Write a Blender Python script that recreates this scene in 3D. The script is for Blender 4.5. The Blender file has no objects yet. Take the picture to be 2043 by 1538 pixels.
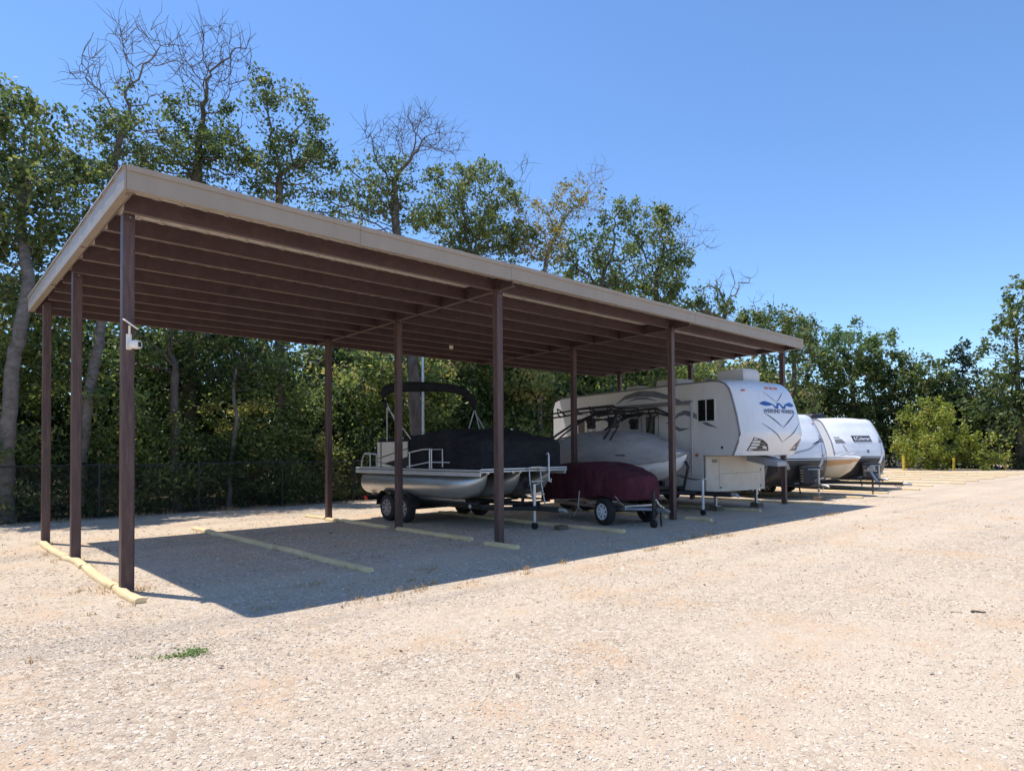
import bpy, math, random
import numpy as np
from mathutils import Vector, Matrix

# ------------------------------------------------------------------ scene, camera, light
scene = bpy.context.scene
col = scene.collection
rad = math.radians

def set_camera():
    yaw, pitch, roll = 0.7499, 0.0218, -0.0079
    fw = Vector((math.sin(yaw) * math.cos(pitch), math.cos(yaw) * math.cos(pitch), math.sin(pitch)))
    rt = Vector((math.cos(yaw), -math.sin(yaw), 0))
    up = rt.cross(fw)
    r2 = rt * math.cos(roll) + up * math.sin(roll)
    u2 = -rt * math.sin(roll) + up * math.cos(roll)
    cam = bpy.data.cameras.new("camera")
    cam.sensor_width = 36.0
    cam.lens = 1306.4 / 2043 * 36
    cam.shift_y = 102.3 / 2043
    cam.clip_start = 0.1
    cam.clip_end = 1500
    o = bpy.data.objects.new("camera", cam)
    m = Matrix((r2, u2, -fw)).transposed().to_4x4()
    m.translation = Vector((-1.956, -8.824, 1.65))
    o.matrix_world = m
    col.objects.link(o)
    scene.camera = o
set_camera()

SUN_DIR = Vector((-0.1626, 0.335, 1.0)).normalized()      # towards the sun
SUN_EL = math.asin(SUN_DIR.z)
SUN_AZ = math.atan2(SUN_DIR.x, SUN_DIR.y)
world = bpy.data.worlds.new("World")
scene.world = world
world.use_nodes = True
wn = world.node_tree
wn.nodes.clear()
wo = wn.nodes.new("ShaderNodeOutputWorld")
wb = wn.nodes.new("ShaderNodeBackground")
ws = wn.nodes.new("ShaderNodeTexSky")
ws.sky_type = 'NISHITA'
ws.sun_disc = False
ws.sun_elevation = SUN_EL
ws.sun_rotation = SUN_AZ
ws.altitude = 0
ws.air_density = 1.05
ws.dust_density = 0.0
ws.ozone_density = 10.0
wb.inputs['Strength'].default_value = 0.15
wn.links.new(ws.outputs[0], wb.inputs[0])
wn.links.new(wb.outputs[0], wo.inputs[0])
sl = bpy.data.lights.new("sun", 'SUN')
sl.energy = 3.9
sl.angle = rad(0.53)
sl.color = (1.0, 0.955, 0.88)
so = bpy.data.objects.new("sun", sl)
so.rotation_euler = SUN_DIR.to_track_quat('Z', 'Y').to_euler()
so.location = SUN_DIR * 60
col.objects.link(so)
scene.view_settings.view_transform = 'Standard'
scene.view_settings.look = 'None'
scene.view_settings.gamma = 1
scene.view_settings.exposure = 0.5
scene.render.engine = 'CYCLES'
scene.cycles.max_bounces = 7
scene.cycles.transparent_max_bounces = 6
scene.cycles.use_denoising = True

# ------------------------------------------------------------------ materials
def new_mat(name):
    m = bpy.data.materials.new(name)
    m.use_nodes = True
    nt = m.node_tree
    b = nt.nodes["Principled BSDF"]
    return m, nt, b

def N(nt, t, **kw):
    n = nt.nodes.new(t)
    for k, v in kw.items():
        setattr(n, k, v)
    return n

def ramp(nt, fac, stops):
    r = N(nt, "ShaderNodeValToRGB")
    e = r.color_ramp.elements
    while len(e) < len(stops):
        e.new(0.5)
    for i, (p, c) in enumerate(stops):
        e[i].position = p
        e[i].color = (*c, 1) if len(c) == 3 else c
    nt.links.new(fac, r.inputs[0])
    return r

def mixc(nt, fac, a, b, blend='MIX'):
    m = N(nt, "ShaderNodeMix", data_type='RGBA', blend_type=blend)
    if hasattr(fac, 'is_linked') or hasattr(fac, 'links'):
        nt.links.new(fac, m.inputs[0])
    else:
        m.inputs[0].default_value = fac
    for s, v in ((m.inputs[6], a), (m.inputs[7], b)):
        if isinstance(v, tuple):
            s.default_value = (*v, 1)
        else:
            nt.links.new(v, s)
    return m.outputs[2]

def objcoord(nt):
    t = N(nt, "ShaderNodeTexCoord")
    return t.outputs['Object']

def noise(nt, co, scale, detail=4, rough=0.55):
    n = N(nt, "ShaderNodeTexNoise")
    n.inputs['Scale'].default_value = scale
    n.inputs['Detail'].default_value = detail
    n.inputs['Roughness'].default_value = rough
    nt.links.new(co, n.inputs['Vector'])
    return n.outputs[0]

def bump(nt, b, h, strength=0.3, dist=0.01):
    n = N(nt, "ShaderNodeBump")
    n.inputs['Strength'].default_value = strength
    n.inputs['Distance'].default_value = dist
    nt.links.new(h, n.inputs['Height'])
    nt.links.new(n.outputs[0], b.inputs['Normal'])

def paint(name, c, rough=0.55, metal=0.0, var=0.25, scale=3.0, dirt=None, dirt_amt=0.35, bmp=0.0, spec=0.4, bscale=40, stretch=None, bdist=0.01):
    """painted or plain surface with mottling and optional dirt"""
    m, nt, b = new_mat(name)
    co = objcoord(nt)
    if stretch:
        mp = N(nt, "ShaderNodeMapping")
        mp.inputs['Scale'].default_value = stretch
        nt.links.new(co, mp.inputs[0])
        co = mp.outputs[0]
    n1 = noise(nt, co, scale, 6, 0.6)
    lo = tuple(max(0, v * (1 - var)) for v in c)
    hi = tuple(min(1, v * (1 + var)) for v in c)
    out = ramp(nt, n1, [(0.3, lo), (0.7, hi)]).outputs[0]
    if dirt:
        n2 = noise(nt, co, scale * 2.7, 8, 0.7)
        f = ramp(nt, n2, [(0.48, (0, 0, 0)), (0.75, (dirt_amt,) * 3)]).outputs[0]
        out = mixc(nt, f, out, dirt)
    nt.links.new(out, b.inputs['Base Color'])
    b.inputs['Roughness'].default_value = rough
    b.inputs['Metallic'].default_value = metal
    b.inputs['Specular IOR Level'].default_value = spec
    if bmp:
        bump(nt, b, noise(nt, co, bscale, 5, 0.6), bmp, bdist)
    return m

def foliage(name, stops, transl=0.35):
    m, nt, b = new_mat(name)
    a = N(nt, "ShaderNodeAttribute", attribute_name="tint")
    r = ramp(nt, a.outputs['Fac'], stops)
    nt.links.new(r.outputs[0], b.inputs['Base Color'])
    b.inputs['Roughness'].default_value = 0.5
    b.inputs['Specular IOR Level'].default_value = 0.35
    t = N(nt, "ShaderNodeBsdfTranslucent")
    hs = N(nt, "ShaderNodeHueSaturation")
    hs.inputs['Value'].default_value = 1.9
    hs.inputs['Saturation'].default_value = 1.1
    nt.links.new(r.outputs[0], hs.inputs['Color'])
    nt.links.new(hs.outputs[0], t.inputs[0])
    mx = N(nt, "ShaderNodeMixShader")
    mx.inputs[0].default_value = transl
    nt.links.new(b.outputs[0], mx.inputs[1])
    nt.links.new(t.outputs[0], mx.inputs[2])
    nt.links.new(mx.outputs[0], nt.nodes["Material Output"].inputs[0])
    return m

M = {}
M['brown'] = paint('brown_paint', (0.056, 0.032, 0.035), 0.5, var=0.18, dirt=(0.16, 0.11, 0.09), dirt_amt=0.25)
M['post'] = paint('brown_post_paint', (0.080, 0.044, 0.041), 0.45, var=0.3, scale=2.2, dirt=(0.19, 0.12, 0.085), dirt_amt=0.7, stretch=(5, 5, .5), bmp=.25, bscale=6)
M['lip'] = paint('bounce_lit_flange', (0.17, 0.125, 0.11), 0.6, var=0.2)  # lighter brown: ground bounce on the flange undersides, painted into the colour
M['tan'] = paint('tan_trim_paint', (0.325, 0.272, 0.215), 0.45, var=0.06, scale=1.1, dirt=(0.25, 0.19, 0.14), dirt_amt=0.35, stretch=(1.6, 1.6, .35))
M['roofin'] = paint('pale_sheet_underside', (0.74, 0.68, 0.60), 0.45, var=0.08)
M['screw'] = paint('screw', (0.4, 0.38, 0.36), 0.4, 0.7)
M['white'] = paint('white_gelcoat', (0.84, 0.84, 0.845), 0.28, var=0.04, scale=1.0, dirt=(0.6, 0.57, 0.53), dirt_amt=0.3, spec=0.5, stretch=(3, 3, .35))
M['rvwall'] = paint('rv_wall_white', (0.68, 0.655, 0.615), 0.4, var=0.03, scale=.8, dirt=(0.50, 0.46, 0.41), dirt_amt=0.3, stretch=(1.5, 1.5, .5))
M['rvcap'] = paint('rv_cap_white', (0.78, 0.79, 0.81), 0.3, var=0.04, scale=.8, dirt=(0.56, 0.54, 0.51), dirt_amt=0.32, spec=0.5, stretch=(3, 3, .35))
M['cream'] = paint('cream_panel', (0.62, 0.55, 0.46), 0.5, var=0.07, scale=1.5, dirt=(0.40, 0.31, 0.22), dirt_amt=0.4)
M['hullcream'] = paint('cream_hull', (0.72, 0.62, 0.46), 0.3, var=0.05)
M['hullorange'] = paint('orange_stripe', (0.62, 0.36, 0.16), 0.35, var=0.08)
M['greytrim'] = paint('grey_trim', (0.22, 0.21, 0.21), 0.45, var=0.1)
M['greygel'] = paint('grey_gelcoat', (0.33, 0.345, 0.37), 0.35, var=0.06)
M['black'] = paint('black_plastic', (0.022, 0.022, 0.024), 0.45, var=0.2)
M['darkgrey'] = paint('dark_grey_panel', (0.032, 0.031, 0.031), 0.4, var=0.12, scale=1.2, dirt=(0.12, 0.11, 0.10), dirt_amt=0.3)
M['tyre'] = paint('tyre_rubber', (0.022, 0.021, 0.021), 0.8, var=0.25, dirt=(0.08, 0.07, 0.06), dirt_amt=0.3)
M['rim'] = paint('bright_rim', (0.30, 0.305, 0.315), 0.3, 0.4, var=0.1)
M['rimwhite'] = paint('white_rim', (0.72, 0.73, 0.74), 0.4, var=0.05)
M['alu'] = paint('brushed_aluminium', (0.56, 0.545, 0.52), 0.33, 0.75, var=0.12, scale=2.0, dirt=(0.33, 0.29, 0.25), dirt_amt=0.4, stretch=(1, .25, 1))
M['aluwhite'] = paint('light_metal', (0.62, 0.62, 0.62), 0.35, 0.4, var=0.06)
M['galv'] = paint('galvanised_steel', (0.42, 0.43, 0.44), 0.4, 0.8, var=0.18, scale=9)
M['frame'] = paint('black_trailer_steel', (0.02, 0.02, 0.022), 0.45, var=0.3, dirt=(0.09, 0.06, 0.045), dirt_amt=0.3)
M['blackcloth'] = paint('black_cover_cloth', (0.018, 0.019, 0.023), 0.85, var=0.3, scale=2.2, dirt=(.05, .048, .045), dirt_amt=.5, bmp=1.0, bscale=1.6, bdist=.12, stretch=(1.4, .8, 2.2), spec=0.15)
M['greycloth'] = paint('grey_cover_cloth', (0.37, 0.36, 0.35), 0.85, var=0.09, scale=1.6, dirt=(0.24, 0.21, 0.18), dirt_amt=0.5, bmp=1.0, bscale=1.5, bdist=.10, stretch=(1.2, .8, 2.0), spec=0.15)
M['winecloth'] = paint('burgundy_cover_cloth', (0.080, 0.021, 0.030), 0.85, var=0.22, scale=2.0, dirt=(.125, .06, .062), dirt_amt=.55, bmp=1.0, bscale=1.8, bdist=.14, stretch=(1.2, 1.6, .8), spec=0.15)
M['panelbeige'] = paint('boat_panel_beige', (0.58, 0.54, 0.47), 0.35, var=0.05)
M['yellow'] = paint('yellow_timber_paint', (0.77, 0.58, 0.31), 0.7, var=0.22, scale=5, dirt=(0.50, 0.41, 0.30), dirt_amt=0.85, bmp=0.5, bscale=25, stretch=(1, .25, 1))
M['yellowpost'] = paint('yellow_post_paint', (0.70, 0.50, 0.06), 0.5, var=0.1)
M['wood'] = paint('weathered_wood', (0.16, 0.11, 0.075), 0.85, var=0.3, scale=6, bmp=0.5)
M['red'] = paint('red_lens', (0.35, 0.015, 0.012), 0.25, var=0.1)
M['amber'] = paint('amber_lens', (0.5, 0.14, 0.04), 0.3, var=0.1)
M['blue'] = paint('blue_decal', (0.035, 0.11, 0.33), 0.35, var=0.25, scale=6)
M['navy'] = paint('navy_decal', (0.035, 0.045, 0.085), 0.35, var=0.2)
M['slate'] = paint('slate_decal', (0.17, 0.18, 0.20), 0.4, var=0.25)
M['plasticwhite'] = paint('white_plastic', (0.78, 0.75, 0.68), 0.4, var=0.03)
M['solar'] = paint('solar_cell', (0.02, 0.03, 0.06), 0.15, var=0.2)
M['fence'] = paint('dark_fence_steel', (0.028, 0.03, 0.028), 0.5, var=0.2)
M['bark'] = paint('oak_bark', (0.115, 0.095, 0.08), 0.9, var=0.45, scale=5, bmp=0.9, bscale=14, stretch=(1, 1, .3), spec=0.1)
M['barkpale'] = paint('pale_bark', (0.17, 0.148, 0.128), 0.9, var=0.4, scale=4, dirt=(0.06, 0.05, 0.045), dirt_amt=0.7, bmp=0.9, bscale=14, stretch=(1, 1, 1.6), spec=0.1)
M['deadwood'] = paint('dead_wood', (0.20, 0.165, 0.14), 0.9, var=0.3, scale=5, spec=0.1)
G0, G1, G2, G3 = (0.032, 0.050, 0.018), (0.080, 0.116, 0.036), (0.158, 0.190, 0.060), (0.27, 0.265, 0.09)
M['leaf'] = foliage('oak_leaves', [(0.0, G0), (0.4, G1), (0.8, G2), (1.0, G3)])
M['leafyellow'] = foliage('yellowing_leaves', [(0.0, (.07, .085, .025)), (0.45, (.20, .18, .05)), (0.85, (.34, .26, .09)), (1.0, (.38, .24, .10))])
M['leafpale'] = foliage('pale_green_leaves', [(0.0, (.06, .10, .035)), (0.5, (.12, .18, .07)), (1.0, (.19, .24, .09))])
M['leaflime'] = foliage('lime_leaves', [(0.0, (.09, .13, .025)), (0.5, (.24, .28, .055)), (1.0, (.42, .40, .10))])
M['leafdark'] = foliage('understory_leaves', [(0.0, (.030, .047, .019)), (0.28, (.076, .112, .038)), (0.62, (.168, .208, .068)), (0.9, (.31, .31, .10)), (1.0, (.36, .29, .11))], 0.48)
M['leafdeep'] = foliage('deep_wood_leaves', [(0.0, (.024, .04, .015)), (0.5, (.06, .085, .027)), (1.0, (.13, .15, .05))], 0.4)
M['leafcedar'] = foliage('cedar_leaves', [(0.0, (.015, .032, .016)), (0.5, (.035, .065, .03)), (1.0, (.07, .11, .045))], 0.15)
M['weed'] = foliage('weed_leaves', [(0.0, (.11, .17, .05)), (1.0, (.22, .30, .11))])
M['litter'] = foliage('dry_leaf_litter', [(0.0, (.10, .065, .04)), (1.0, (.30, .20, .12))], 0.1)
M['straw'] = foliage('dry_grass', [(0.0, (.30, .20, .10)), (1.0, (.48, .36, .20))])

def glass(name, c=(0.01, 0.011, 0.012)):
    m, nt, b = new_mat(name)
    b.inputs['Base Color'].default_value = (*c, 1)
    b.inputs['Roughness'].default_value = 0.05
    b.inputs['Specular IOR Level'].default_value = 0.6
    return m
M['glass'] = glass('dark_window_glass')
M['glasslight'] = glass('curtained_window_glass', (0.16, 0.145, 0.125))

def ground_mat():
    m, nt, b = new_mat('gravel_ground')
    co = objcoord(nt)
    v = N(nt, "ShaderNodeTexVoronoi", feature='F1')
    v.inputs['Scale'].default_value = 26
    v.inputs['Randomness'].default_value = 1
    nt.links.new(co, v.inputs['Vector'])
    v2 = N(nt, "ShaderNodeTexVoronoi", feature='DISTANCE_TO_EDGE')
    v2.inputs['Scale'].default_value = 26
    nt.links.new(co, v2.inputs['Vector'])
    sep = N(nt, "ShaderNodeSeparateColor")
    nt.links.new(v.outputs['Color'], sep.inputs[0])
    stone = ramp(nt, sep.outputs[0], [(0.0, (0.39, 0.285, 0.20)), (0.25, (0.56, 0.445, 0.335)), (0.7, (0.66, 0.545, 0.42)), (1.0, (0.76, 0.66, 0.54))]).outputs[0]
    gap = ramp(nt, v2.outputs[0], [(0.0, (0.60, 0.55, 0.50)), (0.12, (1, 1, 1))]).outputs[0]
    stone = mixc(nt, 1.0, stone, gap, 'MULTIPLY')
    # dust between the stones, in broad drifts
    n0 = noise(nt, co, 0.35, 6, 0.6)
    dust = ramp(nt, noise(nt, co, 3.0, 6, 0.7), [(0.3, (0.58, 0.46, 0.335)), (0.7, (0.69, 0.565, 0.425))]).outputs[0]
    mpl = N(nt, "ShaderNodeMapping")
    mpl.inputs['Rotation'].default_value = (0, 0, -.12)
    mpl.inputs['Scale'].default_value = (.10, .85, 1)
    nt.links.new(co, mpl.inputs[0])
    lane = noise(nt, mpl.outputs[0], 1.0, 5, .6)
    ml = N(nt, "ShaderNodeMath", operation='MULTIPLY_ADD')
    ml.inputs[1].default_value = .8
    ms = N(nt, "ShaderNodeMath", operation='MULTIPLY')
    ms.inputs[1].default_value = .5
    nt.links.new(n0, ms.inputs[0])
    nt.links.new(lane, ml.inputs[0]); nt.links.new(ms.outputs[0], ml.inputs[2])
    f0 = ramp(nt, ml.outputs[0], [(0.52, (0.08,) * 3), (0.80, (0.88,) * 3)]).outputs[0]
    c1 = mixc(nt, f0, stone, dust)
    # orange soil patches
    mp = N(nt, "ShaderNodeMapping")
    mp.inputs['Location'].default_value = (31.7, 8.2, 0)
    nt.links.new(co, mp.inputs[0])
    n1 = noise(nt, mp.outputs[0], 0.85, 8, 0.66)
    n2 = noise(nt, mp.outputs[0], 9.0, 5, 0.7)
    add = N(nt, "ShaderNodeMath", operation='MULTIPLY_ADD')
    add.inputs[1].default_value = 0.25
    nt.links.new(n2, add.inputs[0])
    nt.links.new(n1, add.inputs[2])
    f1 = ramp(nt, add.outputs[0], [(0.635, (0, 0, 0)), (0.79, (0.7,) * 3)]).outputs[0]
    c2 = mixc(nt, f1, c1, (0.62, 0.42, 0.26))
    # darker trodden marks
    n3 = noise(nt, mp.outputs[0], 0.9, 6, 0.65)
    trk = N(nt, "ShaderNodeMath", operation='MULTIPLY_ADD')
    trk.inputs[1].default_value = .9
    hn = N(nt, "ShaderNodeMath", operation='MULTIPLY')
    hn.inputs[1].default_value = .35
    nt.links.new(n3, hn.inputs[0])
    mpt = N(nt, "ShaderNodeMapping")
    mpt.inputs['Rotation'].default_value = (0, 0, .10)
    mpt.inputs['Location'].default_value = (3.0, 7.7, 0)
    mpt.inputs['Scale'].default_value = (.06, 1.6, 1)
    nt.links.new(co, mpt.inputs[0])
    nt.links.new(noise(nt, mpt.outputs[0], 1.0, 3, .5), trk.inputs[0]); nt.links.new(hn.outputs[0], trk.inputs[2])
    f2 = ramp(nt, trk.outputs[0], [(0.68, (0, 0, 0)), (0.86, (0.55,) * 3)]).outputs[0]
    c3 = mixc(nt, f2, c2, (0.36, 0.30, 0.25))
    # leaf litter near the wood
    sx = N(nt, "ShaderNodeSeparateXYZ")
    nt.links.new(co, sx.inputs[0])
    wob = N(nt, "ShaderNodeMath", operation='MULTIPLY_ADD')
    wob.inputs[1].default_value = 1.6
    nt.links.new(n3, wob.inputs[0])
    nt.links.new(sx.outputs[1], wob.inputs[2])
    mr = N(nt, "ShaderNodeMapRange")
    mr.inputs[1].default_value = 11.0
    mr.inputs[2].default_value = 12.2
    nt.links.new(wob.outputs[0], mr.inputs[0])
    c4 = mixc(nt, mr.outputs[0], c3, (0.10, 0.075, 0.05))
    nt.links.new(c4, b.inputs['Base Color'])
    b.inputs['Roughness'].default_value = 0.95
    b.inputs['Specular IOR Level'].default_value = 0.1
    hmix = N(nt, "ShaderNodeMath", operation='MULTIPLY')
    nt.links.new(v2.outputs[0], hmix.inputs[0])
    nt.links.new(sep.outputs[1], hmix.inputs[1])
    hs = N(nt, "ShaderNodeMath", operation='MULTIPLY_ADD')
    hs.inputs[1].default_value = 0.6
    nt.links.new(noise(nt, co, 60, 4, .6), hs.inputs[0])
    nt.links.new(hmix.outputs[0], hs.inputs[2])
    bump(nt, b, hs.outputs[0], 0.9, 0.03)
    return m
M['ground'] = ground_mat()

def stone_mat():
    m, nt, b = new_mat('gravel_stones')
    a = N(nt, "ShaderNodeAttribute", attribute_name="tint")
    r = ramp(nt, a.outputs['Fac'], [(0.0, (0.30, 0.21, 0.16)), (0.06, (0.48, 0.38, 0.30)), (0.5, (0.605, 0.505, 0.38)), (0.85, (0.67, 0.585, 0.465)), (1.0, (0.76, 0.68, 0.57))])
    nt.links.new(r.outputs[0], b.inputs['Base Color'])
    b.inputs['Roughness'].default_value = 0.9
    b.inputs['Specular IOR Level'].default_value = 0.15
    return m
M['stone'] = stone_mat()

# ------------------------------------------------------------------ mesh helpers
class MB:
    def __init__(s):
        s.v, s.f = [], []

    def add(s, vs, fs):
        k = len(s.v)
        s.v += [tuple(p) for p in vs]
        s.f += [tuple(i + k for i in f) for f in fs]
        return s

    def box(s, x0, x1, y0, y1, z0, z1, rz=0, piv=None, rx=0):
        vs = [(x0, y0, z0), (x1, y0, z0), (x1, y1, z0), (x0, y1, z0), (x0, y0, z1), (x1, y0, z1), (x1, y1, z1), (x0, y1, z1)]
        if rz or rx:
            c = Vector(piv or ((x0 + x1) / 2, (y0 + y1) / 2, (z0 + z1) / 2))
            R = Matrix.Rotation(rz, 3, 'Z') @ Matrix.Rotation(rx, 3, 'X')
            vs = [tuple(R @ (Vector(p) - c) + c) for p in vs]
        return s.add(vs, [(0, 3, 2, 1), (4, 5, 6, 7), (0, 1, 5, 4), (1, 2, 6, 5), (2, 3, 7, 6), (3, 0, 4, 7)])

    def tube(s, pts, r, n=8, cap=True):
        pts = [Vector(p) for p in pts]
        rs = r if isinstance(r, (list, tuple)) else [r] * len(pts)
        rings = []
        ref = None
        for i, p in enumerate(pts):
            d = (pts[min(i + 1, len(pts) - 1)] - pts[max(i - 1, 0)])
            if d.length < 1e-9:
                d = Vector((0, 0, 1))
            d.normalize()
            if ref is None:
                ref = Vector((0, 0, 1)) if abs(d.z) < 0.9 else Vector((1, 0, 0))
            a = d.cross(ref)
            if a.length < 1e-6:
                a = d.orthogonal()
            a.normalize()
            b = d.cross(a)
            ref = a.cross(d) * -1 if False else ref
            rings.append([p + (a * math.cos(2 * math.pi * k / n) + b * math.sin(2 * math.pi * k / n)) * rs[i] for k in range(n)])
        return s.loft(rings, True, cap)

    def loft(s, rings, closed=True, cap=True):
        n = len(rings[0])
        vs = [p for r in rings for p in r]
        fs = []
        for i in range(len(rings) - 1):
            for k in range(n if closed else n - 1):
                k2 = (k + 1) % n
                fs.append((i * n + k, i * n + k2, (i + 1) * n + k2, (i + 1) * n + k))
        if cap and closed:
            fs.append(tuple(range(n - 1, -1, -1)))
            fs.append(tuple((len(rings) - 1) * n + k for k in range(n)))
        return s.add(vs, fs)

    def prism(s, poly, axis, a, b):
        """2D polygon extruded along axis ('x': poly is (y,z); 'y': (x,z); 'z': (x,y))"""
        def P(p, t):
            return {'x': (t, p[0], p[1]), 'y': (p[0], t, p[1]), 'z': (p[0], p[1], t)}[axis]
        n = len(poly)
        vs = [P(p, a) for p in poly] + [P(p, b) for p in poly]
        fs = [tuple(range(n - 1, -1, -1)), tuple(range(n, 2 * n))]
        fs += [(k, (k + 1) % n, n + (k + 1) % n, n + k) for k in range(n)]
        return s.add(vs, fs)

    def lathe(s, c, axis, prof, n=20, cap=True):
        """prof: (along axis, radius)"""
        rings = []
        for t, r in prof:
            ring = []
            for k in range(n):
                a = 2 * math.pi * k / n
                u, w = r * math.cos(a), r * math.sin(a)
                p = {'x': (t, u, w), 'y': (u, t, w), 'z': (u, w, t)}[axis]
                ring.append((c[0] + p[0], c[1] + p[1], c[2] + p[2]))
            rings.append(ring)
        return s.loft(rings, True, cap)

    def build(s, name, mat, parent=None, smooth=None, bevel=0, mat2=None, mat2_faces=None, recalc=True):
        me = bpy.data.meshes.new(name)
        me.from_pydata(s.v, [], s.f)
        if recalc:
            import bmesh
            bm = bmesh.new()
            bm.from_mesh(me)
            bmesh.ops.recalc_face_normals(bm, faces=bm.faces)
            bm.to_mesh(me)
            bm.free()
        me.materials.append(M[mat] if isinstance(mat, str) else mat)
        if mat2:
            me.materials.append(M[mat2])
            for i in mat2_faces:
                me.polygons[i].material_index = 1
        if smooth is not None:
            for p in me.polygons:
                p.use_smooth = True
            me.set_sharp_from_angle(angle=rad(smooth))
        o = bpy.data.objects.new(name, me)
        col.objects.link(o)
        if parent is not None:
            o.parent = parent
        if bevel:
            md = o.modifiers.new('bevel', 'BEVEL')
            md.width = bevel
            md.segments = 2
            md.limit_method = 'ANGLE'
            md.angle_limit = rad(40)
        return o

def tag(o, label=None, cat=None, group=None, kind=None):
    if label: o['label'] = label
    if cat: o['category'] = cat
    if group: o['group'] = group
    if kind: o['kind'] = kind
    return o

def thing(name, label, cat, loc=(0, 0, 0), rz=0, group=None):
    o = bpy.data.objects.new(name, None)
    o.empty_display_size = 0.2
    o.location = loc
    o.rotation_euler = (0, 0, rz)
    col.objects.link(o)
    return tag(o, label, cat, group)

def share(src, name, parent=None, loc=None, rz=None):
    o = bpy.data.objects.new(name, src.data)
    col.objects.link(o)
    o.parent = parent
    if loc is not None: o.location = loc
    if rz is not None: o.rotation_euler = (0, 0, rz)
    for md in src.modifiers:
        m2 = o.modifiers.new(md.name, md.type)
        if md.type == 'BEVEL':
            m2.width, m2.segments, m2.limit_method, m2.angle_limit = md.width, md.segments, md.limit_method, md.angle_limit
    return o

def interp(x, xs, ys):
    return float(np.interp(x, xs, ys))

def text_mesh(txt, size, shear=0.0, bold=0.0):
    """2D outline triangles of a word in the built-in font, centred: list of (x,y), faces"""
    cu = bpy.data.curves.new('tmp', 'FONT')
    cu.body = txt
    cu.size = size
    cu.shear = shear
    cu.offset = bold
    cu.align_x = 'CENTER'
    cu.align_y = 'CENTER'
    cu.resolution_u = 3
    o = bpy.data.objects.new('tmp', cu)
    col.objects.link(o)
    dg = bpy.context.evaluated_depsgraph_get()
    me = bpy.data.meshes.new_from_object(o.evaluated_get(dg))
    vs = [(v.co.x, v.co.y) for v in me.vertices]
    fs = [tuple(p.vertices) for p in me.polygons]
    bpy.data.objects.remove(o)
    bpy.data.curves.remove(cu)
    bpy.data.meshes.remove(me)
    return vs, fs

def wheel(parent, c, R, w, rimmat='rim', side=-1, spokes=6):
    """tyre with its rim as child; c = hub centre, axle along x, side = outer face direction"""
    t = MB().lathe(c, 'x', [(0, R * .57), (-w * .47, R * .59), (-w / 2, R * .64), (-w / 2, R * .86), (-w * .36, R * .97), (0, R), (w * .36, R * .97), (w / 2, R * .86), (w / 2, R * .64), (w * .47, R * .59), (0.001, R * .57)], 28, False)
    wh = t.build('wheel', 'tyre', parent, 35)
    r = MB()
    xo = c[0] + side * (w / 2 - 0.012)
    s = side
    r.lathe((xo, c[1], c[2]), 'x', [(-s * .10, R * .58), (0.0, R * .60), (s * .012, R * .60), (s * .012, R * .53), (-s * .04, R * .52), (-s * .10, R * .51)], 24, False)
    MB().lathe((xo, c[1], c[2]), 'x', [(-s * .055, R * .55), (-s * .05, R * .50), (-s * .045, R * .2)], 20).build('rim_back', 'black', wh, 40)
    for k in range(spokes):
        a = 2 * math.pi * k / spokes
        ca, sa = math.cos(a), math.sin(a)
        hw = R * .075
        p = []
        for rr, ww in ((R * .10, hw * 1.2), (R * .52, hw)):
            for sg in (-1, 1):
                p.append((rr * ca - sg * ww * sa, rr * sa + sg * ww * ca))
        poly = [p[0], p[1], p[3], p[2]]
        r.prism([(c[1] + q[0], c[2] + q[1]) for q in poly], 'x', xo - s * .028, xo + s * .004)
    r.lathe((xo, c[1], c[2]), 'x', [(-s * .03, R * .17), (s * .015, R * .15), (s * .02, R * .05)], 16)
    r.build('rim', rimmat, wh, 40)
    return wh

# ------------------------------------------------------------------ the setting
def build_ground():
    xs = [-300, -60, -20, 0, 20, 60, 120, 400]
    ys = [-300, -60, -20, 0, 20, 60, 400]
    mb = MB()
    mb.add([(x, y, 0) for y in ys for x in xs], [(j * len(xs) + i, j * len(xs) + i + 1, (j + 1) * len(xs) + i + 1, (j + 1) * len(xs) + i) for j in range(len(ys) - 1) for i in range(len(xs) - 1)])
    tag(mb.build('ground', 'ground', recalc=False), 'pale gravel lot with orange soil patches', kind='structure')
build_ground()

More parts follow.
